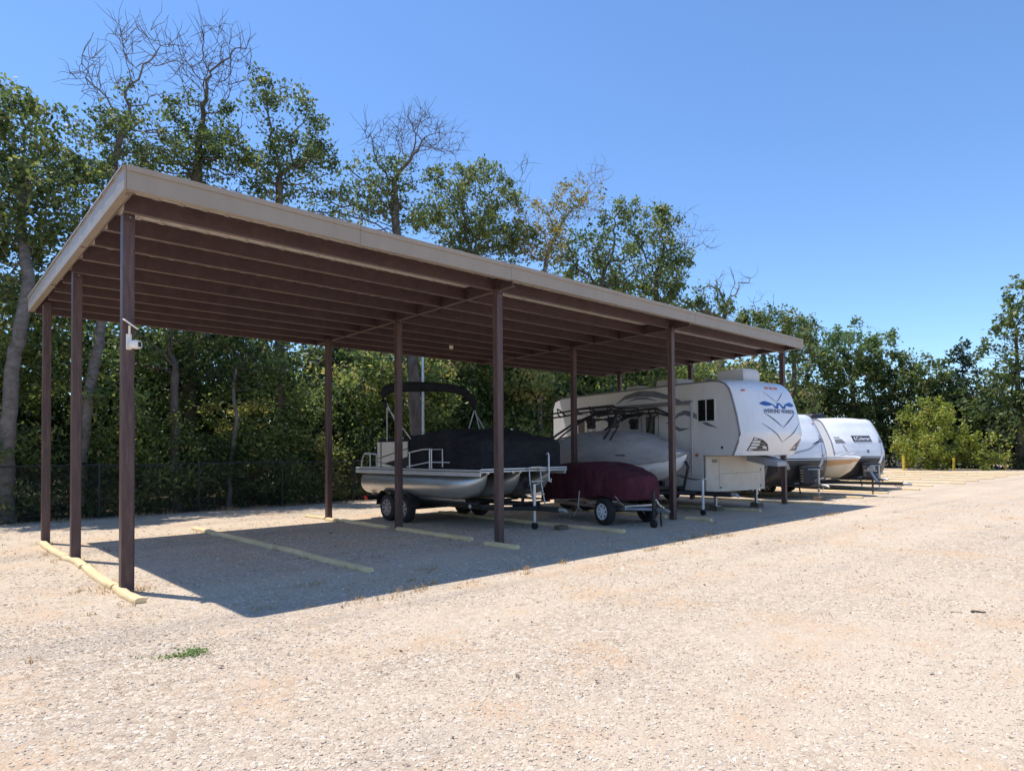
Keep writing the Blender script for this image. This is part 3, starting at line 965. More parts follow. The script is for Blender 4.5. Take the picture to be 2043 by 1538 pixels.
def build_covered_watercraft():
    R0, rz = (10.02, .22, 0), -rad(12)
    c = thing('covered_watercraft', 'personal watercraft under a tight burgundy cloth cover', 'watercraft', R0, rz)
    mb = MB()
    rings = []
    rnd = random.Random(8)
    for y in np.linspace(-.62, 2.6, 44):
        zt = interp(y, [-.62, -.58, -.5, -.2, .12, .5, 1.0, 2.0, 2.5, 2.6], [1.0, 1.08, 1.12, 1.20, 1.29, 1.37, 1.39, 1.34, 1.25, 1.0])
        w = interp(y, [-.62, -.5, -.2, .2, 1.0, 2.2, 2.6], [.36, .46, .58, .66, .69, .68, .6])
        zb = interp(y, [-.62, -.2, .1, .6, 2.6], [.56, .60, .62, .58, .42]) + .02 * math.sin(y * 7)
        ring = []
        for cxx, cz in ((-1, 0), (-1.02, .25), (-1.0, .55), (-.95, .8), (-.84, .93), (-.55, .98), (-.2, 1.0), (.2, 1.0), (.55, .98), (.84, .93), (.95, .8), (1, .55), (1.02, .25), (1, 0)):
            fold = (.035 * math.sin(y * 9 + cxx * 2) + .02 * math.sin(y * 23 + 1)) * (1 - cz) ** 1.3 + rnd.uniform(-.01, .01)
            ring.append((cxx * w + fold * (1 if cxx > 0 else -1), y + rnd.uniform(-.006, .006), zb + (zt - zb) * cz + rnd.uniform(-.008, .008)))
        rings.append(ring)
    mb.loft(rings)
    cv = mb.build('cover', 'winecloth', c, 50)
    for qy in (-.2, .75, 1.7):
        ring = rings[int((qy + .62) / 3.22 * 43)]
        MB().tube([(p[0] * 1.004, p[1], p[2] + .003) for p in ring], .007, 4).build('cover_seam', 'winecloth', cv)
    MB().tube([(p[0][0] - .004, p[0][1], p[0][2] + .012) for p in rings], .011, 5).build('cover_hem', 'winecloth', cv)
    MB().tube([(p[-1][0] + .004, p[-1][1], p[-1][2] + .012) for p in rings], .011, 5).build('cover_hem', 'winecloth', cv)
    hull = MB()
    hull.loft([[(-w, y, .72), (-w * .7, y, .56), (0, y, z), (w * .7, y, .56), (w, y, .72)] for y, w, z in ((-.55, .08, .66), (-.25, .34, .54), (.1, .46, .48), (1.2, .50, .46), (2.3, .48, .47))])
    hull.build('hull', 'black', c, 30)
    st = MB()
    for y in (-.35, .9):
        st.tube([(-.66, y, .66), (-.5, y, .50), (-.4, y, .44)], .008, 5)
    st.build('tie_strap', 'aluwhite', c)
    t = thing('watercraft_trailer', 'small trailer with a white spoked wheel under the burgundy cover', 'trailer', R0, rz)
    mb = MB()
    for x in (-.4, .4):
        mb.box(x - .03, x + .03, -.4, 2.3, .34, .41)
    for y in (-.38, .9, 2.25):
        mb.box(-.44, .44, y - .03, y + .03, .411, .45)
    mb.box(-.04, .04, -1.15, -.35, .34, .41)
    mb.tube([(-.4, -.38, .375), (0, -.9, .375)], .03, 8)
    mb.tube([(.4, -.38, .375), (0, -.9, .375)], .03, 8)
    mb.build('trailer_frame', 'galv', t)
    MB().tube([(-.6, .05, .3), (.6, .05, .3)], .03, 8).build('axle', 'frame', t)
    wheel(t, (-.62, .05, .30), .30, .19, 'rimwhite', -1, 7)
    wheel(t, (.62, .05, .30), .30, .19, 'rimwhite', 1, 7)
    j = MB().tube([(-.09, -.92, .78), (-.09, -.92, .22)], .035, 10)
    j.tube([(-.09, -.92, .25), (-.09, -.92, .10)], .026, 8)
    j.build('jack', 'frame', t, 40)
    MB().lathe((-.09, -.92, .085), 'x', [(-.035, .05), (-.035, .085), (.035, .085), (.035, .05)], 14).build('jack_wheel', 'tyre', t, 40)
    MB().tube([(.08, -.95, .38), (.1, -.95, .02)], .022, 8).build('prop_leg', 'frame', t, 40)
    mb = MB().tube([(0, -1.13, .38), (0, -1.24, .38), (0, -1.3, .36)], [.045, .04, .025], 8)
    mb.build('coupler', 'galv', t, 40)
    mb = MB()
    for k in range(9):
        mb.lathe((-.09 + .028 * k, -1.0 - .01 * math.sin(k * 2), .56 - .022 * k + .03 * abs(4 - k) / 4), 'y', [(-.004, .012), (-.004, .02), (.004, .02), (.004, .012)], 8)
    mb.build('safety_chain', 'galv', t)
    mb = MB().tube([(-.7, 1.1, .12), (-.72, .9, .34), (-.71, .86, .72)], .012, 6)
    mb.tube([(-.72, .9, .34), (-.76, .74, .30)], .012, 6)
    mb.build('bow_stop', 'aluwhite', t)
    tag(MB().loft([[(p[0], p[1], z) for p in ((-.14, -.08), (.14, -.09), (.13, .09), (-.13, .08))] for z in (0, .09)]).build('wood_block', 'wood', None, bevel=.006), 'small wooden block under the tongue of the pontoon trailer', 'block').location = (8.15, .55, 0)
build_covered_watercraft()

def build_ski_boat():
    R0 = (12.88, .5, 0)
    b = thing('ski_boat', 'grey covered ski boat with a black wakeboard tower', 'boat', R0)
    ys = [0, .15, .45, .9, 1.5, 2.2, 3.0, 3.8, 4.45]
    hw = [.03, .22, .48, .74, .93, 1.03, 1.06, 1.05, 1.02]
    gz = [1.58, 1.57, 1.55, 1.52, 1.49, 1.47, 1.47, 1.48, 1.50]
    kz = [1.45, 1.2, .98, .82, .74, .70, .68, .68, .68]
    rings = []
    for y, w, g, k in zip(ys, hw, gz, kz):
        ch = k + (g - k) * .42
        rings.append([(-w, y, g), (-w * .96, y, g - .12), (-w * .82, y, ch), (-w * .4, y, (k + ch) / 2 - .01), (0, y, k), (w * .4, y, (k + ch) / 2 - .01), (w * .82, y, ch), (w * .96, y, g - .12), (w, y, g)])
    MB().loft(rings).build('hull', 'white', b, 35)
    rings = []
    rnd = random.Random(11)
    for y in np.linspace(-.06, 4.5, 30):
        w = interp(y, ys, hw) + (.03 if y > .1 else .005)
        g = interp(y, ys, gz)
        zt = interp(y, [-.06, .2, .6, .95, 1.2, 1.5, 2.0, 2.6, 3.2, 3.8, 4.4, 4.5], [1.59, 1.68, 1.84, 2.0, 2.10, 2.16, 2.19, 2.21, 2.19, 2.10, 1.96, 1.80])
        zb = interp(y, [-.06, .1, .4, 1.0, 2.0, 3.0, 4.5], [1.565, 1.45, 1.34, 1.26, 1.24, 1.22, 1.20])
        ring = []
        for cxx, cz in ((-1, 0), (-1.02, .3), (-1.0, .48), (-.9, .62), (-.72, .82), (-.5, .94), (-.2, 1), (.2, 1), (.5, .94), (.72, .82), (.9, .62), (1, .48), (1.02, .3), (1, 0)):
            ring.append((cxx * w + rnd.uniform(-.006, .006), y, zb + (zt - zb) * cz + rnd.uniform(-.007, .007)))
        rings.append(ring)
    cv = MB().loft(rings).build('boat_cover', 'greycloth', b, 50)
    for qi in (7, 14, 21):
        MB().tube([(p[0] * 1.003, p[1], p[2] + .002) for p in rings[qi]], .006, 4).build('cover_seam', 'greycloth', cv)
    MB().tube([(p[0][0] - .004, p[0][1], p[0][2] + .012) for p in rings], .010, 5).build('cover_hem', 'greycloth', cv)
    MB().box(-1.09, -1.07, 1.15, 1.45, 1.50, 1.53).build('cover_vent', 'black', cv)
    MB().box(-.93, -.90, 3.42, 3.86, 1.965, 1.99).build('cover_patch', 'panelbeige', cv)
    # tower
    mb = MB()
    for s in (-1, 1):
        mb.tube([(s * .98, 4.2, 1.78), (s * .94, 3.7, 2.1), (s * .85, 3.1, 2.42), (s * .78, 2.5, 2.62), (s * .74, 1.9, 2.68)], .034, 8)
        mb.tube([(s * .95, 3.9, 1.8), (s * .9, 3.45, 2.12), (s * .82, 2.9, 2.44), (s * .76, 2.4, 2.63)], .026, 8)
        mb.tube([(s * .95, 1.95, 1.95), (s * .84, 1.75, 2.3), (s * .76, 1.62, 2.62)], .032, 8)
        mb.tube([(s * .93, 1.75, 1.92), (s * .82, 1.55, 2.3), (s * .76, 1.5, 2.62)], .026, 8)
    for y, z in ((3.0, 2.5), (2.5, 2.66), (2.0, 2.7), (1.62, 2.64)):
        mb.tube([(-.8, y, z), (-.4, y, z + .06), (.4, y, z + .06), (.8, y, z)], .026, 8)
    mb.build('tower', 'black', b, 40)
    mb = MB()
    for s in (-1, 1):
        for dz in (0, .12):
            mb.tube([(s * 1.12, 3.9, 2.58 + dz), (s * 1.02, 3.4, 2.62 + dz), (s * 1.0, 2.6, 2.70 + dz), (s * 1.0, 1.6, 2.72 + dz), (s * 1.02, 1.15, 2.60 + dz * .3)], .027, 6)
        for y in (3.5, 2.9, 2.3, 1.7):
            mb.tube([(s * .76, y, 2.66), (s * .9, y + .08, 2.8), (s * 1.08, y + .02, 2.84), (s * 1.15, y - .06, 2.68), (s * 1.02, y - .04, 2.60)], .023, 6)
        mb.tube([(s * .8, 3.0, 2.8), (s * .4, 2.3, 2.86), (0, 1.5, 2.8)], .02, 6)
    mb.build('board_rack', 'black', b, 40)
    for x, y in ((-.78, 2.55), (-.72, 1.85), (.72, 2.2)):
        m = MB().lathe((x, y, 2.47), 'y', [(-.14, .05), (-.13, .09), (.08, .095), (.13, .05)], 14)
        m.lathe((x, y - .0, 2.33), 'y', [(-.14, .05), (-.13, .08), (.06, .085), (.1, .05)], 14)
        m.build('tower_speaker', 'black', b, 40)
    t = thing('ski_boat_trailer', 'dark trailer with a white tongue jack under the grey covered ski boat', 'trailer', R0)
    mb = MB()
    for x in (-.7, .7):
        mb.box(x - .04, x + .04, .6, 4.4, .48, .60)
    for y in (.7, 2.0, 4.2):
        mb.box(-.95, .95, y - .04, y + .04, .601, .66)
    mb.box(-.05, .05, -1.25, .8, .48, .60)
    mb.tube([(-.7, .65, .54), (-.05, -.3, .54)], .045, 8)
    mb.tube([(.7, .65, .54), (.05, -.3, .54)], .045, 8)
    mb.tube([(0, .1, .6), (0, -.05, 1.2), (0, .03, 1.35)], .04, 8)
    mb.build('trailer_frame', 'frame', t)
    for x in (-.45, .45):
        MB().box(x - .06, x + .06, 1.0, 4.2, .661, .80).build('bunk', 'frame', t)
    for s in (-1, 1):
        for y in (2.55, 3.25):
            wheel(t, (s * .98, y, .33), .33, .21, 'rim', s, 6)
        mb = MB()
        pts = [(2.14, .4), (2.2, .62), (2.38, .74), (2.6, .76), (2.9, .74), (3.2, .76), (3.42, .74), (3.6, .62), (3.66, .4)]
        mb.loft([[(s * .85, p[0], p[1]), (s * 1.1, p[0], p[1]), (s * 1.1, p[0], p[1] + .012), (s * .85, p[0], p[1] + .012)] for p in pts])
        mb.build('fender', 'black', t, 60)
    MB().tube([(-.95, 2.55, .33), (.95, 2.55, .33)], .035, 8).build('axle', 'frame', t)
    jack(t, -.14, -.55, .9, 0, 'rimwhite')
    MB().tube([(0, -1.25, .54), (0, -1.38, .54), (0, -1.44, .5)], [.05, .045, .03], 8).build('coupler', 'galv', t, 40)
build_ski_boat()

def strip_on(f, path, w0, w1, nseg=10, lift=.004):
    """a flat band along a 2D path laid on the surface f(a, z) -> xyz"""
    mb = MB()
    pts = []
    for i in range(len(path) - 1):
        for k in range(nseg):
            t = k / nseg
            pts.append((path[i][0] + (path[i + 1][0] - path[i][0]) * t, path[i][1] + (path[i + 1][1] - path[i][1]) * t))
    pts.append(path[-1])
    n = len(pts)
    top, bot = [], []
    for i, p in enumerate(pts):
        a, b = pts[max(0, i - 1)], pts[min(n - 1, i + 1)]
        dx, dz = b[0] - a[0], b[1] - a[1]
        l = math.hypot(dx, dz) or 1
        nx, nz = -dz / l, dx / l
        t = i / (n - 1)
        w = (w0 + (w1 - w0) * math.sin(math.pi * t)) / 2
        top.append((p[0] + nx * w, p[1] + nz * w))
        bot.append((p[0] - nx * w, p[1] - nz * w))
    vs = [f(*p, lift) for p in top] + [f(*p, lift) for p in bot]
    mb.add(vs, [(i, i + 1, n + i + 1, n + i) for i in range(n - 1)])
    return mb

def patch_on(f, quad, n=8, lift=.004):
    """a four-cornered patch (a, z) laid on the surface"""
    mb = MB()
    vs = []
    for j in range(n + 1):
        for i in range(n + 1):
            u, v = i / n, j / n
            p = [quad[0][k] * (1 - u) * (1 - v) + quad[1][k] * u * (1 - v) + quad[2][k] * u * v + quad[3][k] * (1 - u) * v for k in (0, 1)]
            vs.append(f(p[0], p[1], lift))
    mb.add(vs, [(j * (n + 1) + i, j * (n + 1) + i + 1, (j + 1) * (n + 1) + i + 1, (j + 1) * (n + 1) + i) for j in range(n) for i in range(n)])
    return mb

def poly_on(f, vs2, faces, lift=.004, off=(0, 0)):
    return MB().add([f(p[0] + off[0], p[1] + off[1], lift) for p in vs2], faces)

def cap_grid(f, z0, z1, W, nu=28, nz=16, th=.03):
    mb = MB()
    us = [-W + 2 * W * (0.5 - 0.5 * math.cos(math.pi * i / nu)) for i in range(nu + 1)]
    zs = [z0 + (z1 - z0) * j / nz for j in range(nz + 1)]
    m = nu + 1
    vs = [f(u, z, 0) for z in zs for u in us]
    back = [(p[0], p[1] + th, p[2]) for p in vs]
    fs = [(j * m + i, j * m + i + 1, (j + 1) * m + i + 1, (j + 1) * m + i) for j in range(nz) for i in range(nu)]
    k = len(vs)
    fs2 = [tuple(k + q for q in reversed(q4)) for q4 in fs]
    rim = [j * m for j in range(nz + 1)] + [nz * m + i for i in range(1, m)] + [j * m + nu for j in range(nz - 1, -1, -1)] + [i for i in range(nu - 1, 0, -1)]
    fr = [(rim[a], rim[(a + 1) % len(rim)], k + rim[(a + 1) % len(rim)], k + rim[a]) for a in range(len(rim))]
    return mb.add(vs + back, fs + fs2 + fr)

def window_on_side(parent, x, y0, y1, z0, z1, s, gm='glass', mull=True):
    """framed window on a side wall at x, outward direction s along x"""
    w = MB()
    t = .03
    xa, xb = sorted((x + s * .001, x + s * .018))
    w.box(xa, xb, y0, y1, z0, z0 + t)
    w.box(xa, xb, y0, y1, z1 - t, z1)
    w.box(xa, xb, y0, y0 + t, z0 + t, z1 - t)
    w.box(xa, xb, y1 - t, y1, z0 + t, z1 - t)
    if mull:
        m = (y0 + y1) / 2
        w.box(xa, xb, m - .012, m + .012, z0 + t, z1 - t)
    o = w.build('window', 'rvwall', parent)
    xa, xb = sorted((x + s * .002, x + s * .008))
    for a, b in (((y0 + t + .001, (y0 + y1) / 2 - .013), ((y0 + y1) / 2 + .013, y1 - t - .001)) if mull else ((y0 + t + .001, y1 - t - .001),)):
        MB().box(xa, xb, a, b, z0 + t + .001, z1 - t - .001).build('pane', gm, o)
    return o

def build_fifth_wheel():
    t = thing('fifth_wheel_trailer', 'tall white fifth-wheel trailer with blue winged emblem and chevrons on its nose', 'trailer', (14.90, -.68, 0), -rad(9.0))
    t.scale = (1, 1, 1.05)
    W = 1.29
    PZ = [1.42, 1.55, 1.75, 1.95, 2.4, 2.9, 3.08, 3.2, 3.27, 3.3]
    PY = [.10, .03, -.06, -.12, -.03, .12, .20, .32, .48, .75]
    def f(u, z, lift=0):
        p = interp(z, PZ, PY)
        B = interp(z, [1.42, 1.9, 2.6, 3.1, 3.3], [.40, .46, .44, .37, .28])
        q = min(1, abs(u) / W)
        zz = z + (.05 * (1 - q * q) if z > 3.15 else 0)
        return (u * (1 if q < .99 else 1), p - B * (1 - q ** 3.6) - lift, zz)
    L = 7.6
    side = [(PY[i], PZ[i]) for i in range(len(PZ) - 1)] + [(.75, 3.295), (L - .5, 3.27), (L - .12, 3.18), (L, 2.95), (L, .5), (1.06, .48), (1.06, 1.42)]
    for s in (-1, 1):
        MB().prism(side, 'x', min(s * W, s * (W - .05)), max(s * W, s * (W - .05))).build('side_wall', 'rvwall', t)
        tr = MB().tube([(s * (W - .006), PY[i] - .004, PZ[i]) for i in range(len(PZ))] + [(s * (W - .006), 2.0, 3.305), (s * (W - .006), L - .5, 3.28)], .026, 6)
        tr.build('corner_trim', 'greytrim', t, 50)
    MB().loft([[(-W + .05, y, z0), (W - .05, y, z0), (W - .05, y, z1), (.5, y, z1 + .045), (-.5, y, z1 + .045), (-W + .05, y, z1)] for y, z0, z1 in ((.72, 3.2, 3.29), (L - .5, 3.2, 3.26), (L - .12, 3.1, 3.17))]).build('roof', 'rvwall', t, 40)
    MB().box(-W + .05, W - .05, L - .12, L - .02, .52, 3.1).build('rear_wall', 'rvwall', t)
    mb = MB().box(-W + .05, W - .05, 1.09, L - .13, .50, .56)
    mb.loft([[(-W + .05, y, z), (W - .05, y, z), (W - .05, y, z + .04), (-W + .05, y, z + .04)] for y, z in ((.12, 1.43), (1.3, 1.43))])
    for u0 in (-1,):
        ring = [f(u, 1.425, -.03) for u in np.linspace(-W + .06, W - .06, 14)]
        ring = [(p[0], p[1], 1.43) for p in ring]
        mb.add(ring + [(p[0], .15, 1.43) for p in ring], [(i, i + 1, 14 + i + 1, 14 + i) for i in range(13)])
    mb.build('underside', 'greytrim', t)
    cap = cap_grid(f, 1.42, 3.3, W - .004, 34, 22).build('front_cap', 'rvcap', t, 45)
    # dark louvred corner grilles
    for s in (-1, 1):
        poly_l = [(-1.08, 1.53), (-1.03, 1.86), (-.80, 1.80), (-.60, 1.69), (-.46, 1.53)]
        vs, fs = [], []
        n = len(poly_l)
        outl = [(s * -a * -1 if False else s * a * -1 * -1, z) for a, z in poly_l]
        pts = [(s * abs(a), z) for a, z in poly_l]
        cx_, cz_ = sum(p[0] for p in pts) / n, sum(p[1] for p in pts) / n
        V = [(cx_, cz_)] + [(pts[i][0] + (pts[(i + 1) % n][0] - pts[i][0]) * k / 4, pts[i][1] + (pts[(i + 1) % n][1] - pts[i][1]) * k / 4) for i in range(n) for k in range(4)]
        m = len(V) - 1
        gr = poly_on(f, V, [(0, 1 + i, 1 + (i + 1) % m) for i in range(m)], .005).build('corner_grille', 'black', cap)
        for q in range(4):
            z = 1.575 + q * .07
            a1 = interp(z, [1.53, 1.69, 1.80, 1.86], [.50, .64, .84, 1.0])
            strip_on(f, [(s * a1, z), (s * 1.04, z)], .022, .03, 8, .012).build('louvre', 'greytrim', gr)
    # chevrons
    for (a, z, dz, w) in ((.45, 2.99, .26, .018), (.70, 2.47, .37, .034), (.82, 2.20, .46, .026)):
        strip_on(f, [(-a, z), (-.06, z - dz)], .008, w, 12).build('chevron', 'navy', cap)
        strip_on(f, [(-.06, z - dz), (a * .92, z + .02)], .008, w, 12).build('chevron', 'navy', cap)
    # winged emblem and lettering
    for s in (-1, 1):
        strip_on(f, [(s * .74, 2.685), (s * .55, 2.69), (s * .25, 2.675)], .012, .115, 8).build('emblem_wing', 'blue', cap)
        strip_on(f, [(s * .28, 2.68), (s * .2, 2.60), (s * .11, 2.60), (s * .06, 2.68), (0, 2.70)], .04, .07, 5, .006).build('emblem_letter', 'blue', cap)
    vs, fs = text_mesh("WEEKEND WARRIOR", .135, .35, .003)
    poly_on(f, vs, fs, .005, (-.05, 2.50)).build('lettering', 'navy', cap)
    for x, z in ((-.2, 3.1), (0, 3.1), (.2, 3.1), (-1.02, 3.02), (1.02, 3.02)):
        p = f(x, z)
        MB().box(x - .05, x + .05, p[1] - .03, p[1] + .02, p[2] - .022, p[2] + .022).build('marker_light', 'amber', cap, bevel=.006)
    # lower front storage bay
    def g(u, z, lift=0):
        q = min(1, abs(u) / 1.29)
        return (u, .98 - .28 * (1 - q ** 3.2) - lift, z)
    bay = cap_grid(g, .50, 1.405, 1.27, 26, 4, .05).build('storage_bay', 'cream', t, 45)
    strip_on(g, [(-.95, .56), (-.95, 1.36)], .01, .012, 6).build('bay_seam', 'greytrim', bay)
    strip_on(g, [(.82, .56), (.82, 1.36)], .01, .012, 6).build('bay_seam', 'greytrim', bay)
    strip_on(g, [(-.95, .95), (.82, .97)], .008, .010, 12).build('bay_seam', 'greytrim', bay)
    for u, z in ((-.9, .6), (.76, 1.03), (.76, .6)):
        p = g(u, z)
        MB().box(u - .02, u + .02, p[1] - .014, p[1] + .01, z - .02, z + .02).build('latch', 'black', bay)
    p = g(-1.07, 1.28)
    patch_on(g, [(-1.14, 1.24), (-1.0, 1.24), (-1.0, 1.32), (-1.14, 1.32)], 3, .006).build('bay_label', 'greytrim', bay)
    # pin box and hitch
    pb = MB().loft([[(-w, y, z0), (w, y, z0), (w, y, z1), (-w, y, z1)] for y, w, z0, z1 in ((.5, .2, 1.27, 1.425), (.2, .2, 1.22, 1.425), (-.1, .22, 1.16, 1.37), (-.45, .2, 1.14, 1.26))])
    pb.build('pin_box', 'greygel', t, bevel=.02)
    MB().lathe((0, -.3, 0), 'z', [(1.13, .03), (1.04, .03), (1.04, .05), (1.02, .05)], 12).build('king_pin', 'black', t, 40)
    # side: windows, doors, awning, sweeps
    x = -W
    window_on_side(t, x, .62, 1.22, 2.27, 2.87, -1)
    def door(y0, y1):
        d = MB().box(x - .016, x - .001, y0, y1, .85, 2.72).build('door', 'rvwall', t, bevel=.01)
        e = MB()
        e.tube([(x - .018, y0, .86), (x - .018, y0, 2.62), (x - .018, y0 + .06, 2.70), (x - .018, y1 - .06, 2.70), (x - .018, y1, 2.62), (x - .018, y1, .86)], .012, 6)
        e.build('door_seal', 'greytrim', d)
        MB().box(x - .024, x - .017, y0 + .15, y1 - .18, 1.95, 2.5).build('door_window', 'glasslight', d, bevel=.002)
        MB().box(x - .045, x - .017, y0 + .04, y0 + .10, 1.55, 1.68).build('handle', 'black', d, bevel=.006)
    door(2.62, 3.3)
    door(5.75, 6.4)
    aw = MB().tube([(x - .06, 1.36, 2.80), (x - .06, 5.5, 2.82)], .05, 10).build('awning_roll', 'greytrim', t, 40)
    for y in (1.38, 5.45):
        m = MB().box(x - .07, x - .02, y - .02, y + .02, .95, 2.74)
        m.box(x - .10, x - .02, y - .03, y + .03, 2.74, 2.79)
        m.build('awning_arm', 'aluwhite', t)
    def sidef(y, z, lift=0):
        return (x - lift, y, z)
    strip_on(sidef, [(4.4, 2.93), (4.0, 3.10), (3.4, 3.17), (2.8, 3.12), (2.2, 2.98), (1.65, 2.80)], .015, .17, 8).build('side_sweep', 'slate', t)
    strip_on(sidef, [(3.9, 2.98), (3.5, 3.04), (3.1, 3.02), (2.7, 2.93)], .01, .06, 8).build('side_sweep', 'slate', t)
    strip_on(sidef, [(2.1, 2.32), (1.9, 2.50), (1.65, 2.55), (1.3, 2.45), (.9, 2.22), (.58, 2.12)], .01, .13, 8).build('side_sweep', 'slate', t)
    strip_on(sidef, [(2.35, 2.32), (2.1, 2.22), (1.85, 2.10), (1.5, 2.13)], .01, .09, 8).build('side_sweep', 'slate', t)
    strip_on(sidef, [(2.0, .92), (1.7, .84), (1.35, .80), (1.1, .82)], .01, .05, 8).build('side_sweep', 'slate', t)
    strip_on(sidef, [(1.09, .9), (L - .1, .9)], .008, .008, 14).build('belt_seam', 'greytrim', t)
    MB().box(x - .02, x - .001, 1.2, 1.3, 1.4, 1.46).build('side_marker', 'amber', t, bevel=.006)
    MB().lathe((x, .42, 1.62), 'x', [(-.001, .035), (-.02, .03), (-.022, .005)], 12).build('gas_port', 'black', t, 40)
    # roof gear
    def unit(xc, yc, w, l, h, name='air_conditioner', z=3.33):
        m = MB().loft([[(xc + a * w * k, yc + b * l * k + sh, z + zz) for a, b in ((-.5, -.45), (-.4, -.5), (.4, -.5), (.5, -.45), (.5, .45), (.4, .5), (-.4, .5), (-.5, .45))] for zz, k, sh in ((0, .92, 0), (.05, 1.0, 0), (h * .7, 1.0, 0), (h, .9, .02))])
        o = m.build(name, 'rvwall', t, 45)
        MB().box(xc - w * .47, xc + w * .47, yc - l * .47, yc + l * .47, z - .03, z + .02).build('unit_base', 'black', o)
        return o
    unit(.12, .95, .72, .95, .34)
    unit(.05, 3.2, .75, .95, .27)
    unit(-.15, 4.6, .5, .6, .2, 'roof_vent')
    m = MB().tube([(.3, 2.4, 3.3), (.3, 2.4, 3.5), (.1, 2.0, 3.55)], .015, 6).tube([(-.1, 2.0, 3.55), (.4, 2.0, 3.55)], .012, 6)
    m.build('antenna', 'aluwhite', t)
    # running gear
    for s in (-1, 1):
        for y in (4.3, 5.15):
            wheel(t, (s * 1.02, y, .37), .37, .23, 'rimwhite', s, 8)
        MB().box(s * .85 - .04, s * .85 + .04, 1.25, L - .2, .40, .499).build('frame_rail', 'frame', t)
    for s, y in ((-1, .84), (1, .84)):
        m = MB().box(s * .88 - .045, s * .88 + .045, y + .10, y + .19, .35, 1.4)
        m.box(s * .88 - .03, s * .88 + .03, y + .115, y + .175, .13, .36)
        lg = m.build('landing_leg', 'galv', t)
        MB().box(s * .88 - .1, s * .88 + .1, y + .05, y + .25, .114, .132).build('foot_pad', 'galv', lg)
    for s in (-1, 1):
        MB().box(s * 1.195, s * 1.21, 3.85, 5.6, .50, .84).build('wheel_skirt', 'black', t)
build_fifth_wheel()
for xx, yy, which in ((14.18, .42, 'left'), (15.92, .14, 'right')):
    o = MB().loft([[(p[0], p[1], z) for p in ((-.16, -.12), (.16, -.13), (.15, .13), (-.16, .12))] for z in (0, .118)]).build('wood_block', 'wood', None, bevel=.008)
    o.location = (xx, yy, 0)
    tag(o, 'wooden block under the %s landing leg of the fifth-wheel trailer' % which, 'block', 'blocks under landing legs')

